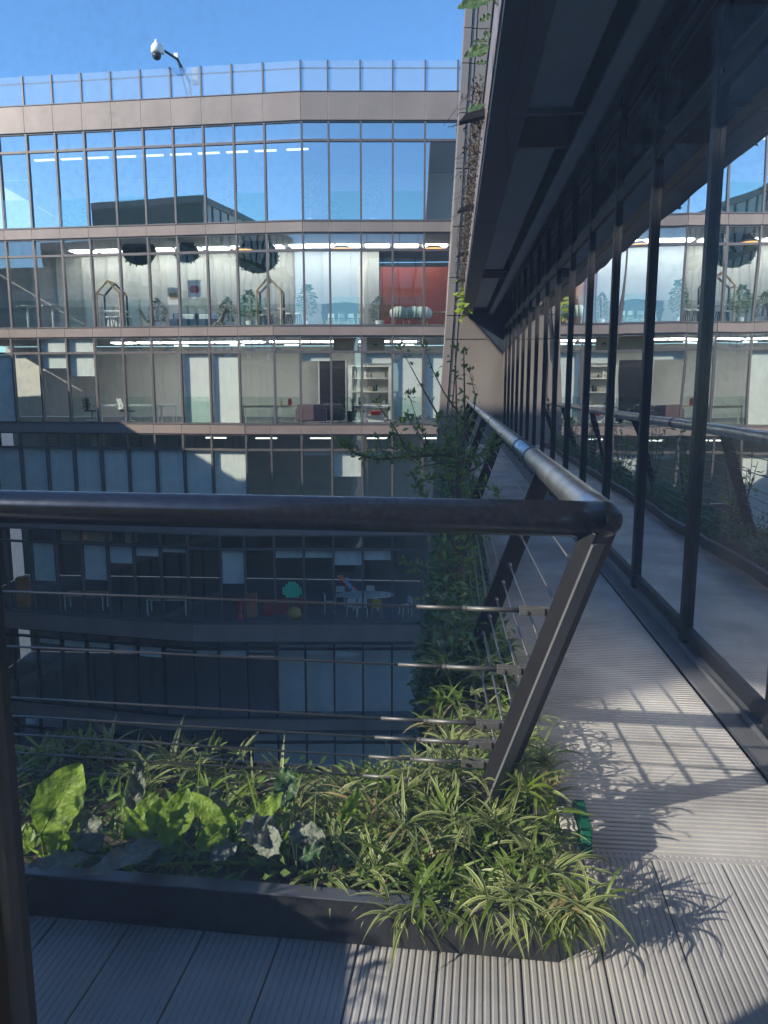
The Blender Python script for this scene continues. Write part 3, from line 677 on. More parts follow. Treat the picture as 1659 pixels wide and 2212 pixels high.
cabinet(583, 4, 1.2, .5, .62, 'red cube seat left of the yellow ball', M_redp); cabinet(608, 4, 1.3, .5, .62, 'red cube seat behind the yellow ball', M_redp); cabinet(648, 4, 1.5, .55, .7, 'dark red cube seat right of the others', M_red)
p = on_floor(636, 4, .55); o = MB(); o.lathe(p + Z * .29, [(.29 * math.cos(R(a)), .29 * math.sin(R(a))) for a in range(-88, 89, 11)], 22)
t = thing('exercise_ball', 'yellow exercise ball resting against the fifth storey glass', 'ball', p); o.build('ball_skin', M_yellow, t, True); MB().lathe(p + Z * .575, [(.015, 0), (.012, .01)], 8).build('valve', M_white, t)
p = on_floor(790, 4, 1.9); t = thing('oval_table', 'large white oval table on the fifth storey', 'table', p)
n = 32; MB().prism([p + Vector((math.cos(q * 6.283 / n) * 1.25, math.sin(q * 6.283 / n) * .6, .72)) for q in range(n)], (0, 0, .035)).build('table_top', M_white, t)
for sx in (-.55, .55): MB().tube([p + Vector((sx, 0, 0)), p + Vector((sx * .8, 0, .72))], .04, 8).build('leg', M_white, t)
for u, dep, lb, m, rot in ((760, 1.15, 'white chair in front of the oval table, left', M_white, math.pi), (783, 1.1, 'white chair in front of the oval table beside the yellow one', M_white, math.pi), (814, 1.05, 'yellow chair tucked under the oval table', M_yellow, math.pi),
                           (712, 1.7, 'white chair at the left end of the oval table', M_white, 1.7), (735, 2.8, 'white chair behind the oval table, left', M_white, 0), (800, 2.9, 'white chair behind the oval table, right', M_white, 0), (905, 2.3, 'yellow chair far right beyond the oval table', M_yellow, -1.4), (876, 1.2, 'white rocking chair at the right of the oval table', M_white, -1.2)):
    chair(u, 4, dep, lb, m, rot=rot)
# paper squares stuck to the fifth storey glass: plain cluster stand-ins
def notes(u, v, rowsx, s_, label):
    c = at(u, v, Y0 + .025); t = thing('sticky_notes', label, 'sticky notes', c)
    for r_, line in enumerate(rowsx):
        for q, ch in enumerate(line):
            if ch == '.': continue
            mm = {'g': M_teal, 'o': M_coral, 'b': M_blue}[ch]; x = c.x + (q - len(line) / 2) * s_; z = c.z - r_ * s_
            Bx(x + .006, x + s_ - .006, c.y - .004, c.y - .001, z + .006, z + s_ - .006).build('note', mm, t)
notes(631, 1262, ['..ggg..', '.ggggg.', 'ggggggg', 'ggggggg', 'ggggggg', '.ggggg.'], .115, 'block of green paper squares stuck on the window over the yellow ball')
notes(750, 1248, ['oo.....', '.oob...', '..ob...', '...ob..', '....bo.', '.....bo'], .115, 'diagonal strip of orange and blue paper squares on the window')
# fourth storey trolley, ground floor door frames, pale tables
p = on_floor(763, 3, 1.0); t = thing('trolley', 'white wire trolley on the fourth storey under a short blind', 'trolley', p)
for sx in (-.3, .3):
    for sy in (0, .4): MB().tube([p + Vector((sx, sy, .05)), p + Vector((sx, sy, 1.0))], .018, 6).build('upright', M_white, t)
for z in (.15, .55, .95): MB().frame_box(p, Vector((1, 0, 0)), Vector((0, 1, 0)), Z, -.3, .3, 0, .4, z, z + .025).build('tray', M_white, t)
desk(690, 3, 1.2, 1.1, 'white desk on the fourth storey left of the trolley', M_white); desk(850, 3, 1.6, 1.6, 'long white desk at the right of the fourth storey', M_white)
def disc_table(u, v, y, r, label):
    p = Vector((xat(u, y, GROUND), y, GROUND)); t = thing('round_table', label, 'table', p)
    MB().lathe(p + Z * .72, [(r, 0), (r, .03)], 24).build('table_top', M_white, t); MB().tube([p, p + Z * .72], .04, 8).build('stem', M_steel, t); MB().lathe(p, [(.3, 0), (.3, .02), (.04, .05)], 14).build('foot', M_steel, t)
disc_table(715, 1715, 30.0, .7, 'white round table in the courtyard behind the strap leaves'); disc_table(600, 1750, 29.3, .6, 'white round table in the courtyard, nearer and left')
p = Vector((xat(315, 30.2, GROUND), 30.2, GROUND)); t = thing('fire_extinguisher', 'red extinguisher standing in the courtyard behind the planter', 'extinguisher', p)
MB().lathe(p, [(.16, 0), (.17, .05), (.17, .75), (.08, .9)], 14).build('cylinder', M_redp, t, True); MB().lathe(p + Z * .9, [(.05, 0), (.05, .1)], 8).build('valve', M_black, t)
for u, y, lb in ((215, 29.0, 'white shell armchair in the courtyard at left'), (100, 28.5, 'white shell armchair at the far left of the courtyard')):
    zb = GROUND; p = Vector((xat(u, y, GROUND), y, GROUND)); t = thing('shell_chair', lb, 'chair', p)
    MB().lathe(p + Z * .35, [(.3, 0), (.42, .12), (.46, .3), (.44, .31), (.38, .12), (.2, .04)], 18).build('shell', M_white, t, True); MB().tube([p, p + Z * .36], .05, 8).build('stem', M_steel, t); MB().lathe(p, [(.3, 0), (.05, .05)], 14).build('foot', M_steel, t)
# security camera on the roof
t = thing('security_camera', 'white dome security camera on a raking pole above the roof edge', 'security camera', at(412, 205, 33.0))
pp = [at(412, 208, 33.0), at(410, 150, 33.0)]
MB().tube([at(412, 212, 33.0), at(410, 178, 33.0), at(383, 128, 32.2), at(345, 103, 31.4)], [.05, .05, .05, .045], 8).build('arm', M_mull_dark, t)
MB().tube([at(404, 205, 33.0), at(385, 133, 32.25)], .035, 6).build('brace', M_mull, t)
q = at(382, 126, 32.2); Bx(q.x - .08, q.x + .08, q.y - .12, q.y + .05, q.z - .02, q.z + .16).build('junction_box', M_white, t, bevel=.01)
q = at(422, 165, 33.0); Bx(q.x - .12, q.x + .12, q.y - .1, q.y + .1, q.z - .3, q.z + .3).build('control_box', M_wallg, t, bevel=.01)
q = at(338, 106, 31.3)
MB().lathe(q, [(.15, -.16), (.21, -.1), (.2, .06), (.13, .18), (.06, .22), (.05, .32), (.02, .34)], 20).build('housing', M_white, t, True)
MB().lathe(q + Z * -.34, [(.03, -.05), (.12, -.01), (.165, .08), (.165, .18)], 20).build('dome', M_black, t, True)
q2 = at(348, 104, 31.45); Bx(q2.x - .08, q2.x + .1, q2.y - .1, q2.y + .1, q2.z - .2, q2.z + .12).build('mount_plate', M_white, t, bevel=.02)

# ------------------------------------------------------------------ panelled tower where the walkway ends
TY = 22.0
tower = thing('panelled_tower', 'tall taupe panelled stair tower with a slanted left edge', 'tower', Vector((2.5, TY, GROUND)))
ed = [(1016, -160), (1005, 30)] + EDGE
def edge_at(v):
    for (a, va), (b, vb) in zip(ed[:-1], ed[1:]):
        if v <= vb: return a + (b - a) * (v - va) / (vb - va)
    return ed[-1][0]
cuts = [-160, -60, 62, 138, 245, 365, 490, 600, 682, 733, 900, 1130, 1380, 1742]
for i, (v0, v1) in enumerate(zip(cuts[:-1], cuts[1:])):
    for (o0, o1, m, dy) in ((0, 15, M_tower, -.06), (17, 26, M_tower, -.02), (28, 260, M_tower, 0)):
        q = [at(edge_at(v0) + o0, v0 + 1, TY), at(edge_at(v0) + o1, v0 + 1, TY), at(edge_at(v1) + o1, v1 - 1, TY), at(edge_at(v1) + o0, v1 - 1, TY)]
        if o0 == 28: q[1].x = q[2].x = 5.2
        MB().prism([p_ + Vector((0, dy, 0)) for p_ in q], (0, .3, 0)).build('wall_panel', M_tower, tower)
q = [at(edge_at(-160) + 1, -160, TY + .1), at(edge_at(-160) + 1, -160, TY + .1), at(edge_at(1742) + 1, 1742, TY + .1), at(edge_at(1742) + 1, 1742, TY + .1)]; q[1].x = q[2].x = 5.2
MB().prism(q, (0, .4, 0)).build('backing_wall', M_fascia, tower)

# ------------------------------------------------------------------ right wing with its glass wall and soffit
wing = thing('glazed_wing', 'dark framed glass wall running along the walkway on the right', 'building', walk(0, 8, DECK))
ZSILL, ZTR, ZHD = DECK + .09, 1.55, 2.32
d0 = 3.02 - 1.225 * 4
nw = 19
for q in range(nw):
    a = walk(0, d0 + 1.225 * q, 0); ex = wd; n = -wr; L = 1.225 / math.cos(WA)
    m = MB(); m.frame_box(a, ex, n, Z, -.032, .032, -.02, .05, ZSILL - .03, ZHD)
    m.frame_box(a, ex, n, Z, .033, L - .033, -.02, .04, ZTR - .05, ZTR + .06)
    m.frame_box(a, ex, n, Z, .035, L - .035, -.02, .04, ZSILL, ZSILL + .07)
    m.frame_box(a, ex, n, Z, .035, L - .035, -.02, .04, ZHD - .07, ZHD)
    wdw = m.build('window', M_frame_black, wing)
    MB().frame_box(a, ex, n, Z, -.038, -.0325, .022, .044, ZSILL - .03, ZHD).build('cover_strip', M_frame_black, wdw)
    MB().frame_box(a, ex, n, Z, .037, L - .037, .0, .02, ZSILL + .072, ZTR - .052).build('pane', G_wing, wdw)
    MB().frame_box(a, ex, n, Z, .037, L - .037, .0, .02, ZTR + .062, ZHD - .072).build('transom_pane', G_wing, wdw)
    for xx in (.12, L - .12): MB().tube([a + ex * xx + n * .05 + Z * (ZTR + .01), a + ex * xx + n * .06 + Z * (ZTR + .01)], .014, 8).build('bolt', M_steel, wdw)
dE = d0 + 1.225 * nw
A0, A1 = walk(0, d0, 0), walk(0, dE, 0)
LL = (A1 - A0).length
MB().frame_box(A0, wd, -wr, Z, 0, LL, -.04, .14, DECK + .004, DECK + .022).build('sill_channel', M_sill, wing, bevel=.006)
MB().frame_box(A0, wd, -wr, Z, 0, LL, -.04, .05, DECK + .023, ZSILL - .031).build('sill_rail', M_sill, wing, bevel=.004)
# room behind the glass
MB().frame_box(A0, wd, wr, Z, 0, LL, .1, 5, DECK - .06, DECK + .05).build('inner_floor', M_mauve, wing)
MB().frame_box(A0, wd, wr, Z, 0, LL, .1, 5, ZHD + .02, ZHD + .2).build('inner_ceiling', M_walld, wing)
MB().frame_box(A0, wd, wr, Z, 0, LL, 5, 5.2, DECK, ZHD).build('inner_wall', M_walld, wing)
# soffit of the walkway above
SL0, SL1 = -1.2, 21.8
def strip(name, o0, o1, dA, dB, z0, z1, m, bev=0):
    a = walk(0, dA, 0); L = (walk(0, dB, 0) - a).length
    return MB().frame_box(a, wd, -wr, Z, 0, L, o0, o1, z0, z1).build(name, m, wing, bevel=bev)
seg = [-1.2, 2.4, 6.05, 9.7, 13.3, 17.4, 21.8]
OUT = 1.13
for a, b in zip(seg[:-1], seg[1:]):
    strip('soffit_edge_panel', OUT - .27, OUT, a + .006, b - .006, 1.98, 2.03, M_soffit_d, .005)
    strip('fascia_panel', OUT - .03, OUT + .015, a + .006, b - .006, 2.031, 2.36, M_fascia, .008)
    strip('fascia_cap', OUT - .12, OUT + .03, a, b, 2.361, 2.40, M_steel, .012)
for a, b in ((-1.2, 6.2), (7.1, 14.3), (15.2, 21.0)):
    strip('ceiling_panel', .50, OUT - .29, a, b, 2.10, 2.14, M_soffit)
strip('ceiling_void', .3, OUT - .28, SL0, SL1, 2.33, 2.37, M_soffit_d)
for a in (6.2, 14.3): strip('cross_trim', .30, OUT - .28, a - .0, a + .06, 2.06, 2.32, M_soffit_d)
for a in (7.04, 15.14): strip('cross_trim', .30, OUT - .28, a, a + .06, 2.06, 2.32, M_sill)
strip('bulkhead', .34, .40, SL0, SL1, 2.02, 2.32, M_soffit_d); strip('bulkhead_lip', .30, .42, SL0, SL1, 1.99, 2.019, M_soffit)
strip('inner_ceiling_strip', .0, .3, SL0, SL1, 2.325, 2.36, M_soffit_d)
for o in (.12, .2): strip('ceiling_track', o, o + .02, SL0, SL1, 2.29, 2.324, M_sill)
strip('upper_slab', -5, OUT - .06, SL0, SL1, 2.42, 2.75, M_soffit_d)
# raking end panel between soffit and tower
q = [at(1012, 683, 21.82), at(1090, 772, 21.82), at(1100, 640, 21.82), at(1013, 660, 21.82)]
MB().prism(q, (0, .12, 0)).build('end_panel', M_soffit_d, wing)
MB().tube([at(1012, 683, 21.78), at(1090, 772, 21.78)], .03, 6).build('end_trim', M_mull, wing)
# feet of the railing above
for i, d in enumerate((3.2, 6.55, 9.8, 13.1, 16.3, 19.5)):
    a = walk(-OUT - .0, d, 0)
    MB().prism([a + Z * 2.17 + wr * -.016, a + wr * -.22 + Z * 2.13, a + wr * -.17 + Z * 2.19, a + wr * -.016 + Z * 2.23], wd * .09).build('upper_post_foot', M_post, wing)

# ------------------------------------------------------------------ decks (ribbed boards)
walkdeck = Bx(0, 1, 0, 1, 0, 1)
def board_mesh(L, width, ribs=7, gap=.004, dp=.004):
    m = MB(); pit = (width - gap) / ribs; prof = []
    for q in range(ribs):
        x = q * pit; prof += [(x, -dp), (x + .003, 0), (x + pit - .007, 0), (x + pit - .004, -dp)]
    prof.append((width - gap, -dp)); prof += [(width - gap, -.025), (0, -.025)]
    m.prism([Vector((x, 0, z)) for x, z in prof], (0, L, 0))
    me = bpy.data.meshes.new('deck_board'); me.from_pydata([tuple(v) for v in m.v], [], m.f); me.materials.append(M_deck); return me
def deck(name, o, ex, ey, n, width, L, ribs):
    base = MB().frame_box(o, ex, ey, Z, -.1, n * width + .1, 0, L, -.25, -.026).build(name, M_concrete); base['kind'] = 'structure'
    me = board_mesh(L, width, ribs, .004, .005 if ribs < 9 else .0026); rot = Matrix((ex, ey, Z)).transposed().to_4x4()
    for q in range(n):
        b = bpy.data.objects.new('deck_board', me); COL.objects.link(b); b.parent = base
        b.matrix_world = Matrix.Translation(o + ex * (q * width) + Z * (random.uniform(-.0012, .0))) @ rot
# walkway: boards lie across, running from the glass strip to the planter
W0 = walk(-.145, 2.2, DECK)
deck('walkway_deck', W0, wd, -wr, 84, .218, 1.25, 8)
# balcony: boards run outward from the window
B0 = Vector((-2.6, .5, DECK)) - nf * .1
bo = Vector((1.48, .30, DECK))
deck('balcony_deck', bo - nf * .2, nd, nf, 19, .218, 2.11, 11)

# ------------------------------------------------------------------ planters
front0 = at_h(50, 1882, DECK + .14); front1 = at_h(780, 1942, DECK + .14)
fdir = (front1 - front0).normalized(); fn = Vector((-fdir.y, fdir.x, 0))       # fn points outward (away from the camera)
corner_in = walk(-1.06, 2.2, DECK)                                             # inner planter corner beside the walkway
fl0 = front0 - fdir * 2.2
Lf = (corner_in - front0).dot(fdir) + 2.2
pl = thing('planter_trough', 'dark metal planter trough along the balcony edge full of leafy plants', 'planter', fl0 + fdir * 2 + Z * (DECK - front0.z))
o = Vector((fl0.x, fl0.y, 0))
for q in range(4):
    x0, x1 = Lf * q / 4, Lf * (q + 1) / 4
    MB().frame_box(o, fdir, fn, Z, x0 + .002, x1 - .002, 0, .018, DECK + .003, DECK + .135).build('front_panel', M_trough, pl)
    MB().frame_box(o, fdir, fn, Z, x0, x1, -.012, .035, DECK + .136, DECK + .142).build('lip', M_lip, pl, bevel=.002)
MB().frame_box(o, fdir, fn, Z, 0, Lf - .02, .02, .74, DECK - .25, DECK + .09).build('soil', M_soil, pl)
MB().frame_box(o, fdir, fn, Z, 0, Lf, .742, .76, DECK - .4, DECK + .12).build('outer_panel', M_trough, pl)
pw = thing('walkway_planter', 'long dark planter trough between the walkway deck and its railing', 'planter', walk(-1.3, 8, DECK))
a = walk(-1.06, 2.2, 0); Lw = (walk(-1.06, 20.4, 0) - a).length
for q in range(6):
    x0, x1 = Lw * q / 6, Lw * (q + 1) / 6
    MB().frame_box(a, wd, -wr, Z, x0 + .002, x1 - .002, 0, .016, DECK + .003, DECK + .10).build('inner_panel', M_trough, pw)
    MB().frame_box(a, wd, -wr, Z, x0, x1, -.012, .03, DECK + .101, DECK + .108).build('lip', M_sill, pw, bevel=.002)
MB().frame_box(a, wd, -wr, Z, -.0, Lw, .018, .36, DECK - .25, DECK + .06).build('soil', M_soil, pw)
MB().frame_box(a, wd, -wr, Z, -.0, Lw, .362, .38, DECK - .5, DECK + .1).build('outer_panel', M_trough, pw)
# slab edge under both planters
MB().frame_box(a, wd, -wr, Z, .3, Lw, -1.4, .35, DECK - .6, DECK - .27).build('walkway_slab', M_concrete)['kind'] = 'structure'

# ------------------------------------------------------------------ railing
rail = thing('guard_railing', 'leaning steel railing with thick tubular handrail and tension cables', 'railing', Vector((.33, 2.39, DECK)))
T = Vector((.612, 2.11, -.362)); BASE = Vector((.327, 2.39, -1.43))
RT = .051
end_n = T + nd * 5.2
arc = [T + nd * .05 * (1 - k / 4) + wd * .05 * (k / 4) for k in range(5)]
MB().tube([end_n] + [T + nd * q for q in (3, 1.5, .5, .12)] + [T], RT, 24).build('handrail', M_rail, rail, True)
far_end = T + wd * 18.0
sph = MB(); sph.lathe(T + Vector((.0, 0, 0)), [(RT * 1.0 * math.cos(R(b_)), RT * math.sin(R(b_))) for b_ in range(-88, 89, 11)], 24); sph.build('corner_elbow', M_rail, rail, True)
MB().tube([T] + [T + wd * q for q in (.2, .6, 1.2, 1.9)], RT, 24).build('handrail', M_rail2, rail, True)
MB().tube([T + wd * 1.904] + [T + wd * q for q in (3, 5, 9, 13)] + [far_end], RT * .97, 20).build('handrail', M_rail2, rail, True)
for q in (1.9, 2.6, 6.0): MB().tube([T + wd * q, T + wd * (q + .06)], RT * 1.04, 20).build('handrail_sleeve', M_steel, rail, True)
lean = (T - BASE)
def post(b, t_, along, name='post'):
    ax = (t_ - b).normalized(); sd = along.normalized(); dp = ax.cross(sd).normalized()
    m = MB(); L = (t_ - b).length
    m.frame_box(b, sd, dp, ax, -.02, .02, -.042, .042, -.1, L - .03)
    return m.build(name, M_post, rail, bevel=.004)
out_w = -wr
def wbase(d): return walk(-1.06 - .245, d, -1.43)
def wtop(d): 
    k = (d - T.y) / wd.y; return T + wd * k
# corner post: a box section turned to the corner
ax = (T - BASE).normalized(); sd = (wd + nd).normalized(); sd = (sd - ax * sd.dot(ax)).normalized(); dp = ax.cross(sd).normalized()
MB().frame_box(BASE, sd, dp, ax, -.026, .026, -.05, .05, -.1, lean.length - .03).build('post', M_post, rail, bevel=.004)
MB().frame_box(BASE, sd, dp, ax, -.034, -.0265, .0, .055, .1, lean.length - .06).build('post_flange', M_sill, rail)
posts = (3.46, 6.67, 9.9, 13.1, 16.3, 19.6)
for d in posts: post(wbase(d), wtop(d), wd)
for x in (2.35, 4.7): post(BASE + nd * x, T + nd * x, nd)
# cables of the near side: rows where each meets the corner post
def s_for(v):
    lo, hi = 0.0, 1.0
    for _ in range(40):
        s_ = (lo + hi) / 2; q = T + (BASE - T) * s_; vv = CY - F * math.tan(math.atan2(q.z, q.y) + PITCH)
        if vv < v: lo = s_
        else: hi = s_
    return lo
for i, v in enumerate((1322, 1450, 1568, 1610, 1652, 1694, 1732, 1766, 1800)):
    s_ = s_for(v); q = T + (BASE - T) * s_ + nd * .03
    MB().tube([q + nd * .40, q + nd * 2.3, q + nd * 5.0], .0043, 8).build('cable', M_cable, rail, True)
    MB().tube([q + nd * .10, q + nd * .26], .0075, 8).build('turnbuckle', M_steel, rail, True); MB().tube([q + nd * .26, q + nd * .41], .006, 8).build('swage', M_steel, rail, True)
    MB().tube([q + nd * .262, q + nd * .272], .0095, 6).build('lock_nut', M_steel, rail)
    fk = MB()
    for sgn in (-1, 1): fk.frame_box(q, nd, nf, Z, .03, .105, sgn * .011 - .003, sgn * .011 + .003, -.012, .012)
    fk.frame_box(q, nd, nf, Z, .0, .04, -.008, .008, -.014, .014); fk.build('clevis', M_steel, rail, bevel=.002)
    MB().tube([q + nd * .085 - nf * .02, q + nd * .085 + nf * .02], .006, 8).build('pin', M_steel, rail)
for i, h in enumerate((.16, .29, .42, .50, .58, .66, .74, .82, .90)):
    # cables of the walkway side follow the leaning posts
    s_ = h; b0 = T + (BASE - T) * s_ + wd * .03
    off = b0; e = wtop(19.6) + (wbase(19.6) - wtop(19.6)) * s_
    m0 = wtop(3.46) + (wbase(3.46) - wtop(3.46)) * s_
    MB().tube([b0, m0, e], .0045, 7).build('cable', M_cable, rail, True)
    MB().tube([b0 + (m0 - b0) * .03, b0 + (m0 - b0) * .16], .007, 8).build('turnbuckle', M_steel, rail, True)
    MB().tube([m0 - wd * .05, m0 + wd * .05], .010, 8).build('swage', M_steel, rail, True)

# ------------------------------------------------------------------ plants
rng = random.Random(5)
def big_leaf(parent, base, tip, width, m, face, curl=.15, crumple=.02, seed=0, fold=.25):
    """broad leaf blade with wavy margin, sunken midrib and a stalk"""
    rr = random.Random(seed); base = Vector(base); tip = Vector(tip); ax = tip - base; L = ax.length; ax.normalize()
    face = Vector(face); sd = ax.cross(face)
    sd.normalize(); nm = sd.cross(ax).normalized(); NU, NV = 14, 8; m_ = MB(); ph = rr.uniform(0, 6)
    for i in range(NU + 1):
        t = i / NU; wv = width * .5 * (math.sin(math.pi * min(1, t * .93 + .045)) ** .75) * (1 + .05 * math.sin(t * 23 + ph))
        mid = base + ax * L * t - nm * curl * L * (t * t) + nm * curl * L * .55 * t
        for j in range(NV + 1):
            u = j / NV * 2 - 1
            m_.v.append(mid + sd * wv * u + nm * (fold * abs(u) * wv + crumple * abs(u) * math.sin(t * 17 + ph + u * 3) * (1 if u > 0 else .8) + crumple * .35 * math.sin(t * 41 + u * 9 + ph)))
    for i in range(NU):
        for j in range(NV):
            A = i * (NV + 1) + j; m_.f.append((A, A + 1, A + NV + 2, A + NV + 1))
    lf = m_.build('leaf', m, parent, True)
    rib = MB(); rib.tube([base + ax * L * t - nm * curl * L * t * t + nm * curl * L * .55 * t + nm * -.002 for t in (-.0, .2, .4, .6, .8, .95)], [.005, .0045, .004, .003, .002, .001], 5).build('midrib', M_leafB if m is M_leafB else M_leafG, lf)
    return lf
SOIL = DECK + .09
def stalk(parent, a, b): MB().tube([a, (a + b) / 2 + Vector((0, 0, .01)), b], [.006, .005, .004], 6).build('stalk', M_leafB, parent)
def bl_plant(label, root_u, leaves, y=2.2):
    root = Vector((xat(root_u, y, SOIL), y, SOIL)); t = thing('broadleaf_plant', label, 'plant', root)
    for i, (bu, bv, tu, tv, wpx, m, yb, yt, face, cr) in enumerate(leaves):
        b = at(bu, bv, yb - .05); e = at(tu, tv, yt - .05); z = b.y
        big_leaf(t, b, e, wpx / F * z * 1.22, m, face, curl=rng.uniform(-.1, .25), crumple=cr, seed=int(bu + tu)); stalk(t, root + Vector((rng.uniform(-.03, .03), rng.uniform(-.02, .02), 0)), b)
FC = (0, -1, .25); FU = (0, -.5, 1)
bl_plant('dock plant at far left with one very large backlit yellow green leaf', 85, [
    (88, 1800, 172, 1652, 92, M_leafB, 2.12, 2.14, FC, .006), (118, 1850, 148, 1735, 52, M_leafB, 2.16, 2.2, (.3, -1, .1), .006), (150, 1868, 172, 1775, 26, M_leafB, 2.1, 2.12, (-.5, -1, 0), .005), (70, 1835, 58, 1785, 26, M_leafB, 2.18, 2.2, FC, .006)], 2.13)
bl_plant('dock plant with grey green blistered leaf hanging over the lip at left', 250, [
    (212, 1835, 168, 1750, 66, M_leafG, 2.1, 2.14, FC, .010), (195, 1852, 62, 1868, 36, M_leafG, 2.05, 1.99, FU, .008), (365, 1812, 182, 1893, 46, M_leafG, 2.1, 1.92, FU, .008), (225, 1852, 152, 1842, 34, M_leafD, 2.1, 2.1, FU, .008)], 2.12)
bl_plant('dock plant with a tall narrow dark blistered leaf', 285, [(282, 1770, 303, 1642, 34, M_leafG, 2.3, 2.35, (.4, -1, .1), .008), (278, 1800, 338, 1712, 36, M_leafB, 2.15, 2.18, (-.3, -1, .2), .006)], 2.25)
bl_plant('dock plant in the middle with bright translucent leaves under a crumpled one', 420, [
    (372, 1808, 402, 1704, 62, M_leafB, 2.14, 2.18, FC, .006), (492, 1800, 412, 1712, 40, M_leafB, 2.1, 2.14, (.2, -1, .5), .008), (478, 1772, 420, 1702, 58, M_leafG, 2.22, 2.2, (0, -.6, 1), .016), (492, 1785, 424, 1832, 48, M_leafB, 2.07, 2.02, (.1, -1, .4), .008), (545, 1782, 612, 1712, 32, M_leafB, 2.16, 2.2, (-.2, -1, .3), .006)], 2.14)
bl_plant('dock plant with a pale folded leaf lying open toward the window', 600, [
    (606, 1795, 512, 1800, 62, M_leafG, 2.06, 2.0, (.1, -.7, .8), .012), (560, 1795, 604, 1846, 54, M_leafG, 2.06, 1.98, (-.2, -.8, .7), .010), (616, 1742, 619, 1656, 46, M_leafD, 2.3, 2.34, FC, .010), (625, 1795, 702, 1812, 44, M_leafG, 2.1, 2.05, FU, .016), (300, 1870, 372, 1850, 30, M_leafD, 2.05, 2.03, FU, .01)], 2.12)
bl_plant('dock plant with one folded bright leaf among the spider plants', 740, [(735, 1772, 778, 1705, 30, M_leafB, 2.15, 2.18, (.5, -1, .1), .005), (700, 1830, 645, 1855, 30, M_leafD, 2.03, 2.0, FU, .008)], 2.12)
bl_plant('dock plant with two yellow green leaves beside the tall narrow leaf', 330, [(330, 1800, 352, 1722, 44, M_leafB, 2.12, 2.14, (.2, -1, .2), .006), (322, 1815, 262, 1745, 40, M_leafB, 2.1, 2.12, (-.2, -1, .3), .006), (340, 1825, 392, 1775, 36, M_leafB, 2.08, 2.08, (.1, -1, .5), .006)], 2.14)
bl_plant('dock plant with drooping grey leaves in the middle of the planter', 505, [(505, 1800, 470, 1740, 40, M_leafB, 2.12, 2.14, FC, .006), (515, 1815, 560, 1755, 34, M_leafB, 2.12, 2.14, (-.2, -1, .3), .006), (510, 1822, 455, 1858, 40, M_leafG, 2.05, 1.98, FU, .01)], 2.13)
# upright blades
for u0, v0, u1, v1, wpx, lb in ((428, 1705, 434, 1620, 10, 'tall upright yellow green blade right of the crumpled leaf'), (556, 1765, 530, 1660, 14, 'broad upright blade with red tip, middle of the planter'), (680, 1775, 684, 1697, 16, 'pale edged upright blade right of the folded leaf'), (452, 1720, 466, 1668, 6, 'thin short upright blade'), (808, 1800, 680, 1700, 14, 'long leaning green blade crossing the spider plants'), (812, 1810, 900, 1945, 18, 'long wide strap leaf bending down to the right'), (800, 1815, 720, 1870, 14, 'ochre strap leaf bending down to the left'), (1000, 1810, 880, 1815, 12, 'dark strap leaf lying level in the corner'), (630, 1775, 640, 1850, 13, 'pale strap leaf hanging straight down')):
    b = at(u0, v0, 2.14); e = at(u1, v1, 2.14 if v1 < v0 else 1.97); t = thing('strap_plant', lb, 'plant', Vector((b.x, b.y, SOIL)))
    MB().strap(b, e - b, (e - b).length, wpx / F * 2.2 * 1.25, .12 if v1 < v0 else .5, 8).build('blade', M_strapd if 'pale' not in lb else M_strap, t, True)
    if v1 < v0: MB().strap(b, b * 0 + Z * -1, max(.02, b.z - SOIL), wpx / F * 2.1, 0, 2).build('sheath', M_strapd, t, True)
# spider plants
def spider(p, size, n, label, droop=(.9, 1.9), out=None, up=.75, m=None):
    t = thing('spider_plant', label, 'plant', p, 'spider plants massed in the planter'); mb = MB()
    for q in range(n):
        a = rng.uniform(0, 6.283); d = Vector((math.cos(a), math.sin(a), rng.uniform(.25, 1.5) * up))
        if out: d = d + Vector(out) * rng.uniform(.2, 1)
        L = size * rng.uniform(.6, 1.15)
        mb.strap(p + Vector((rng.uniform(-.02, .02), rng.uniform(-.02, .02), 0)), d, L, rng.uniform(.008, .0145), rng.uniform(*droop), 6, rng.uniform(-1.2, 1.2))
    mb.build('leaves', m or M_strap, t, True)
    return t
LBL = 'variegated spider plant in the dense mass at the planter corner'
LBN = 'variegated spider plant among the broad leaves of the near planter'
LBW = 'variegated spider plant at the foot of the walkway railing'
LBO = 'spider plant spilling over the planter lip onto the deck'
def inplanter(x, y):                           # near planter soil?
    q = Vector((x, y, 0)) - Vector((front0.x, front0.y, 0)); return .04 < q.dot(fn) < .7
def pick(): 
    q = rng.random(); return M_strapd if q < .28 else M_ochre if q < .36 else M_strap
for i in range(60):                            # along the near planter
    x = -1.4 + 1.75 * (i / 59) + rng.uniform(-.03, .03); dd = rng.uniform(.3, .7)
    if x < -.38 and rng.random() < .5: dd = rng.uniform(.55, .72)
    p = Vector((front0.x, front0.y, SOIL)) + fdir * (x - front0.x) + fn * dd + Z * rng.uniform(0, .11)
    spider(p, rng.uniform(.09, .18), rng.randint(9, 15), LBN, (.4, 1.5), m=pick(), up=1.1)
for i in range(95):                            # corner mass
    x = rng.uniform(-.22, .50); dd = rng.uniform(.03, .68)
    hmax = .08 + .12 * min(1, max(0, (x + .2) / .5))
    p = Vector((front0.x, front0.y, SOIL)) + fdir * (x - front0.x) + fn * dd + Z * rng.uniform(0, hmax) * (.35 + .65 * min(1, dd / .4))
    spider(p, rng.uniform(.09, .19), rng.randint(10, 16), LBL, (.4, 1.9), m=pick(), up=.9)
for i in range(62):                            # beginning of the walkway planter
    d = rng.uniform(2.4, 3.9); p = walk(-1.06 - rng.uniform(.0, .36), d, SOIL + rng.uniform(-.02, .2))
    spider(p, rng.uniform(.09, .18), rng.randint(10, 15), LBW, (.4, 1.8), m=pick())
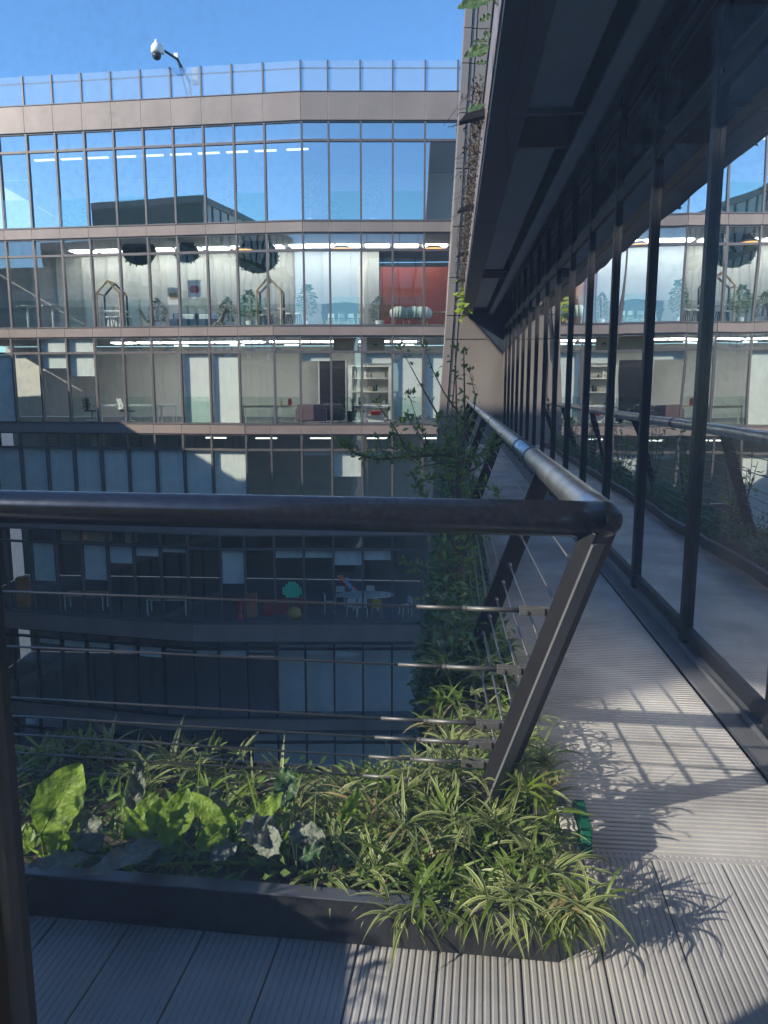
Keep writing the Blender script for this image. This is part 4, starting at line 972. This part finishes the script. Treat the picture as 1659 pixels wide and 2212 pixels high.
for i in range(40):                            # spilling onto the deck
    x = -.05 + .62 * rng.random() ** .7; p = Vector((front0.x, front0.y, DECK + rng.uniform(.09, .19))) + fdir * (x - front0.x) + fn * rng.uniform(-.03, .06)
    spider(p, rng.uniform(.08, .18), rng.randint(6, 11), LBO, (.9, 2.6), (.25, -.8, .1), .5, m=pick())
for i in range(12):
    p = walk(-1.06 + rng.uniform(-.03, .05), rng.uniform(2.1, 3.0), DECK + .1); spider(p, rng.uniform(.09, .2), rng.randint(6, 11), LBO, (.6, 2.0), (.8, -.2, .3), .6, m=pick())
# dry litter and low ground cover in the near planter
mb = MB()
for i in range(2000):
    x = rng.uniform(-1.5, .5); p = Vector((front0.x, front0.y, SOIL + rng.uniform(0, .11) * rng.random())) + fdir * (x - front0.x) + fn * rng.uniform(.03, .7)
    mb.leaflet(p, Vector((rng.gauss(0, 1), rng.gauss(0, 1), rng.uniform(.1, 1.2))), Vector((rng.gauss(0, .6), rng.gauss(0, .6), 1)), rng.uniform(.03, .07), rng.uniform(.012, .026))
tag(mb.build('ground_cover', M_leafA), 'low leafy ground cover filling the balcony planter', 'ground cover', None, 'stuff')
# clipped hedge hanging along the walkway planter
mb = MB()
for i in range(24000):
    t_ = rng.random() ** 1.7; d = 3.3 + t_ * 16.6; a = rng.uniform(0, 1)
    off = 1.06 + rng.uniform(.02, .38) if a < .5 else 1.06 + .37 + abs(rng.gauss(0, .04))
    h = DECK + .06 + abs(rng.gauss(0, .10)) + .1 * math.sin(d * 2.1) if a < .5 else DECK + .2 - rng.random() ** 1.3 * (.6 + .15 * math.sin(d * 3))
    p = walk(-off, d, h)
    mb.leaflet(p, Vector((rng.gauss(-.5, .7), rng.gauss(-.3, .7), rng.gauss(.15, .7))), Vector((rng.gauss(-.3, .6), rng.gauss(-.5, .6), 1)), rng.uniform(.035, .065), rng.uniform(.018, .03))
tag(mb.build('hedge', M_leafH), 'dense small leaved hedge hanging over the outer side of the walkway planter', 'hedge', None, 'stuff')
# tall leafy shrubs further along the walkway
for i, (d, h) in enumerate(((4.6, .5), (5.8, .75), (7.2, .95), (8.6, 1.0), (10.2, 1.0), (12.0, .9), (14.5, .8), (17.0, .8))):
    root = walk(-1.30, d, SOIL); t = thing('planter_shrub', f'leafy green shrub in the walkway planter, {["first", "second", "third", "fourth", "fifth", "sixth", "seventh", "eighth"][i]} from the corner', 'shrub', root, 'shrubs in the walkway planter')
    st = MB(); lf = MB()
    for q in range(8):
        e = root + Vector((rng.uniform(-.22, .16), rng.uniform(-.4, .4), h * rng.uniform(.6, 1.05))); st.tube([root, (root + e) / 2 + Vector((rng.uniform(-.05, .05), 0, .03)), e], [.009, .006, .003], 5)
        for z in range(20):
            u = rng.uniform(.25, 1.0); pp_ = root.lerp(e, u) + Vector((rng.gauss(0, .05), rng.gauss(0, .06), rng.gauss(0, .04)))
            lf.leaflet(pp_, Vector((rng.gauss(0, 1), rng.gauss(0, 1), rng.gauss(.3, .6))), Vector((rng.gauss(0, .5), rng.gauss(0, .5), 1)), rng.uniform(.05, .09), rng.uniform(.022, .04))
    st.build('stems', M_bark, t); lf.build('foliage', M_leafA, t)
# sapling
SY = 5.35
tree = thing('sapling', 'thin sapling with bare upright shoots and a long side branch', 'tree', Vector((xat(984, SY, SOIL), SY, SOIL)))
P = lambda u, v, dy=0.0: at(u, v, SY + dy)
MB().tube([Vector((xat(982, SY, SOIL), SY, SOIL)), P(984, 1200), P(990, 1090), P(991, 1030), P(992, 985)], [.022, .02, .018, .017, .016], 8).build('trunk', M_bark, tree, True)
BR = [([(992, 990), (990, 960), (986, 900), (985, 820), (983, 755)], .011, .35), ([(993, 985), (1004, 950), (1004, 900), (1003, 830), (1002, 763)], .012, .35), ([(992, 990), (965, 981), (935, 983), (880, 988), (820, 992), (780, 985), (757, 972), (735, 955)], .013, 1.9),
      ([(1003, 940), (1020, 905), (1028, 860), (1014, 800)], .007, .3), ([(938, 983), (905, 920), (884, 855)], .007, .45), ([(925, 985), (905, 935), (880, 900)], .005, .7), ([(888, 988), (850, 920), (812, 870)], .007, .4), ([(945, 895), (905, 825), (866, 752)], .007, .15), ([(1000, 905), (960, 850), (935, 800), (918, 748)], .007, .2),
      ([(940, 984), (948, 940), (945, 895)], .006, .3), ([(992, 968), (950, 972), (900, 976), (868, 968), (840, 945)], .008, 1.6), ([(990, 1010), (950, 1000), (905, 1010), (890, 1030)], .007, 1), ([(992, 1000), (1030, 985), (1062, 965)], .010, 1.2), ([(992, 1030), (1030, 1010), (1058, 990), (1068, 945)], .009, 1.2), ([(985, 1040), (950, 1030), (905, 1040), (895, 1060), (920, 1075)], .007, 1),
      ([(835, 990), (822, 965), (815, 945)], .005, .6), ([(980, 1215), (940, 1210), (900, 1232), (870, 1215)], .005, .9), ([(992, 1060), (1045, 1045), (1075, 1068)], .006, 1.1), ([(985, 985), (965, 950), (950, 905)], .005, 1.1)]
lm = MB()
for pts_, r0, leafy in BR:
    path = []
    for i, (u, v) in enumerate(pts_): path.append(P(u, v, .12 * math.sin(i * 1.7 + u)))
    MB().tube(path, [r0 * (1 - .72 * i / (len(path) - 1)) for i in range(len(path))], 6).build('branch', M_bark, tree, True)
    for i in range(len(path) - 1):
        nn = int(26 * leafy * (path[i + 1] - path[i]).length / .2)
        for q in range(nn):
            u = rng.random(); pp_ = path[i].lerp(path[i + 1], u) + Vector((rng.gauss(0, .018), rng.gauss(0, .03), rng.gauss(0, .018)))
            lm.leaflet(pp_, Vector((rng.gauss(0, 1), rng.gauss(0, 1), rng.gauss(.5, .6))), Vector((rng.gauss(0, .6), rng.gauss(-.4, .6), 1)), rng.uniform(.035, .07), rng.uniform(.016, .03))
    for q in range(7):
        lm.leaflet(path[-1] + Vector((rng.gauss(0, .01), 0, rng.gauss(0, .01))), Vector((rng.gauss(0, .7), rng.gauss(0, .5), 1)), Vector((rng.gauss(0, 1), -1, .2)), rng.uniform(.03, .055), .018)
lm.build('crown', M_leafA, tree)
# plants on the planter above the soffit edge
t = thing('broadleaf_plant', 'dark broad leaved plant leaning out over the upper walkway edge', 'plant', walk(-OUT - .02, 5.2, 2.4))
for u0, v0, u1, v1, w_, d in ((1062, -2, 988, 14, 30, 4.6), (1056, 100, 1003, 122, 24, 5.3), (1054, 104, 1020, 118, 26, 5.35), (1056, 88, 1020, 88, 8, 5.2), (1058, 70, 1046, 80, 16, 5.0), (1052, 136, 1028, 136, 12, 5.6), (1060, 32, 1036, 46, 14, 4.7), (1048, 226, 1008, 238, 14, 6.5), (1046, 248, 1030, 246, 22, 6.7)):
    b = at(u0, v0, d); e = at(u1, v1, d); big_leaf(t, b, e, w_ / F * d, M_leafD, (.2, -1, .4), .1, .006, seed=int(u0 * v1))
p = at(1052, -6, 4.7); mb = MB()
for q in range(26):
    a = rng.uniform(0, 6.283); mb.strap(p, Vector((math.cos(a) - .3, math.sin(a), rng.uniform(-.4, .6))), rng.uniform(.1, .2), .008, 1.2, 5)
tag(mb.build('spider_plant', M_strapd, None, True), 'spider plant tuft hanging at the top of the upper walkway edge', 'plant')
mb = MB()
for i in range(2600):
    d = 6.6 + 12.0 * rng.random() ** 1.15; p = walk(-OUT - .02 - abs(rng.gauss(0, .055)), d, 2.22 + rng.uniform(-.10, .30))
    mb.leaflet(p, Vector((rng.gauss(-.4, 1), rng.gauss(0, 1), rng.gauss(0, 1))), Vector((rng.gauss(0, 1), rng.gauss(0, 1), 1)), rng.uniform(.03, .055), rng.uniform(.014, .026))
for i in range(70):
    d = 6.6 + 11 * rng.random(); p = walk(-OUT - .02, d, 2.3); mb.tube([p, p + Vector((rng.uniform(-.2, -.05), rng.uniform(-.2, .2), rng.uniform(.0, .18))), p + Vector((rng.uniform(-.32, -.1), rng.uniform(-.3, .3), rng.uniform(-.1, .12)))], .003, 4)
tag(mb.build('dry_creeper', M_dry), 'dry brown creeper hanging along the upper walkway edge', 'creeper', None, 'stuff')
t = thing('fresh_plant', 'bright lime green leaf tuft at the far end of the upper edge', 'plant', walk(-OUT - .05, 17.3, 2.3))
mb = MB(); c = at(1004, 640, 18.2)
for q in range(40): mb.leaflet(c + Vector((rng.gauss(0, .07), rng.gauss(0, .1), rng.gauss(0, .28))), Vector((rng.gauss(-.5, 1), rng.gauss(0, 1), rng.gauss(0, .8))), Vector((0, -1, .5)), .22, .1)
mb.build('leaves', mat('lime_leaf', (.25, .36, .03), .5, 0, .2, 10, trans=.5), t); MB().tube([c + Z * -.35, c + Z * .3], .01, 5).build('stem', M_bark, t)
# loose vine stem dangling below the soffit
mb = MB(); mb.tube([walk(-OUT + .1, 3.6, 1.97), walk(-OUT + .14, 4.6, 1.94), walk(-OUT + .12, 6.0, 1.93), walk(-OUT + .25, 7.4, 1.96)], .004, 5)
tag(mb.build('vine_stem', M_dry), 'thin bare vine stem trailing under the soffit edge', 'vine')

# green and white fitting at the planter edge
c = at_h(1243, 1772, DECK + .12); t = thing('hose_cover', 'green plastic cover with white body at the planter edge by the deck', 'fitting', Vector((c.x, c.y, DECK)))
q = [c + wd * x + Z * z for x, z in ((-.13, -.05), (-.10, .03), (.05, .045), (.08, .02), (.08, -.05))]
MB().prism(q, wr * .035).build('cover', M_hose, t, bevel=.004)
MB().frame_box(c, wd, wr, Z, -.08, .05, -.055, -.004, -.07, .02).build('white_body', M_wallg, t, bevel=.004); MB().tube([c + wd * .05 - wr * .03, c + wd * .11 - wr * .035], .02, 10).build('spout', M_black, t)

# ------------------------------------------------------------------ the window we look through and the block behind it
WY = .42
def wpt(x): return Vector((x, WY - math.tan(NA) * x, 0))                      # on the glass line
own = thing('near_building', 'block the picture is taken from, with its dark framed window', 'building', Vector((0, WY, DECK)))
xm = -.5157 * .51 - .001
a = wpt(xm - .07); ex = -nd
fw = MB(); fw.frame_box(a, ex, -nf, Z, 0, .07, -.05, .11, DECK, 2.3); wdw = fw.build('window', M_frame_black, own)
MB().frame_box(a, ex, -nf, Z, .07, .085, -.02, .02, DECK + .02, 2.28).build('gasket', M_black, wdw)
MB().frame_box(a, ex, -nf, Z, .086, 1.7, -.008, .0, DECK + .06, 2.28).build('pane', G_near, wdw)
MB().frame_box(a, ex, -nf, Z, .07, 1.7, -.05, .08, DECK - .1, DECK + .055).build('sill', M_frame_black, wdw)
MB().frame_box(a, ex, -nf, Z, -.8, -.002, -.008, .0, DECK + .06, 2.28).build('side_pane', G_near, wdw)
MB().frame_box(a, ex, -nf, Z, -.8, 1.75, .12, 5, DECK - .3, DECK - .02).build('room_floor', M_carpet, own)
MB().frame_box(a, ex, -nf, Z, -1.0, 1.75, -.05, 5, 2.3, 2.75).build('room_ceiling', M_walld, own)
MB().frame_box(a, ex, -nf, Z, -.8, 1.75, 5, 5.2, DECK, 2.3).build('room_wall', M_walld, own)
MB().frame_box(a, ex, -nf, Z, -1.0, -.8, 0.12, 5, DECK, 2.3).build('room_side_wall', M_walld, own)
# its upper storeys, seen in the far panes
zl = [height(r_, Y0) for r_ in (703, 503, 477, 262, 198)]
MB().frame_box(a, ex, -nf, Z, -1.0, 30, -.05, 6, 2.76, zl[1] + .3).build('storey_wall', M_walld, own)
MB().frame_box(a, ex, -nf, Z, -1.0, 30, 1.2, 6, zl[2], zl[3]).build('inner_wall', M_wallw, own)
MB().frame_box(a, ex, -nf, Z, -1.0, 30, -.1, 6, zl[3], zl[4]).build('roof_fascia', M_tower, own)
MB().frame_box(a, ex, -nf, Z, -1.0, 30, -.1, .05, zl[1], zl[2]).build('storey_fascia', M_fascia, own)
for q in range(26):
    x = -1.0 + q * 1.25
    w_ = MB().frame_box(a, ex, -nf, Z, x, x + .07, -.05, .1, zl[2], zl[3] + .0).build('window', M_mull_dark, own)
    MB().frame_box(a, ex, -nf, Z, x + .09, x + 1.24, .03, .05, zl[2] + 1.4, zl[3] - .02).build('roller_blind', M_blind, w_)
    MB().frame_box(a, ex, -nf, Z, x, x + .06, -.05, .0, zl[4], zl[4] + 1.5).build('balustrade_post', M_mull_dark, own)
MB().frame_box(a, ex, -nf, Z, -1.0, 30, -.05, .0, zl[4] + 1.3, zl[4] + 1.36).build('handrail', M_mull_dark, own)
MB().frame_box(a, ex, -nf, Z, -1.0, 30, .0, 6, GROUND, DECK - .31).build('lower_storeys', M_walld, own)

# ------------------------------------------------------------------ unseen left wing, roofline stepped to cast the courtyard shadows
lw = thing('unseen_left_wing', 'unseen left wing of the courtyard, roof stepped to cast shade', 'building', Vector((-16, 20, GROUND)))
lx = -19.0
for y0_, y1_, top in ((-7.1, 9.3, 13.2), (9.3, 15, 9.4), (15, 19, 7.2), (19, 23, 5.2), (23, 26, 3.8), (26, 36, 3.3)):
    lev = [GROUND, -14.0, -9.8, -5.6, -1.45, 2.2, 5.9, 9.6]; lev = [z for z in lev if z < top - 1.2] + [top]
    for z0, z1 in zip(lev[:-1], lev[1:]):
        Bx(lx - 9, lx - .12, y0_, y1_, z0, z1 - .45).build('glazed_storey', M_walld, lw)
        Bx(lx - 9.05, lx, y0_, y1_ - .004, z1 - .45, z1).build('fascia_band', M_fascia, lw)
        ny = int((y1_ - y0_) / 1.25)
        for q in range(ny):
            y = y0_ + q * 1.25
            if z0 > 1.5: Bx(lx - .11, lx - .10, y + .05, y + 1.2, z0 + .9 * random.random(), z1 - .46).build('roller_blind', M_blind, lw)
            Bx(lx - .1, lx + .02, y - .04, y + .04, z0, z1 - .452).build('mullion', M_mull_dark, lw)

# unseen back wing added behind the camera to shape shadows and reflections
bw = thing('unseen_back_wing', 'unseen low back wing added for shadows and reflections', 'building', Vector((-14, -12, GROUND)))
lev = [GROUND, -14.0, -9.8, -5.6, -1.45, 2.2, 5.5]
for z0, z1 in zip(lev[:-1], lev[1:]):
    Bx(-40, -3, -22, -12.1, z0, z1 - .45).build('glazed_storey', M_walld, bw); Bx(-40, -3, -22, -12, z1 - .45, z1).build('fascia_band', M_fascia, bw)
    for q in range(29): Bx(-40 + q * 1.25, -39.92 + q * 1.25, -12.1, -11.98, z0, z1 - .452).build('mullion', M_mull_dark, bw)

bp_ = thing('added_box_planter', 'unseen tall dark box planter added to shade the balcony deck', 'planter', Vector((-1.7, 1.1, DECK)))  # out of view, added to keep the sun off the near deck
for i_, (x0_, x1_, y0_, y1_) in enumerate(((-2.0, -1.46, .66, .70), (-2.0, -1.46, 1.50, 1.54), (-2.0, -1.96, .702, 1.498), (-1.50, -1.46, .702, 1.498))): Bx(x0_, x1_, y0_, y1_, DECK + .002, DECK + .79).build('side_panel', M_trough, bp_)
Bx(-1.958, -1.502, .702, 1.498, DECK + .1, DECK + .76).build('soil', M_soil, bp_)
lf = MB()
for i_ in range(420):
    p_ = Vector((rng.uniform(-2.0, -1.42), rng.uniform(.66, 1.58), DECK + .76 + abs(rng.gauss(0, .035)))); lf.leaflet(p_, Vector((rng.gauss(0, 1), rng.gauss(0, 1), rng.gauss(.4, .6))), Vector((rng.gauss(0, .5), rng.gauss(0, .5), 1)), rng.uniform(.05, .09), rng.uniform(.02, .04))
tag(lf.build('added_box_shrub', M_leafH), 'unseen low shrub added on top of the shading box planter', 'shrub')  # foliage added out of view, part of the deck shading
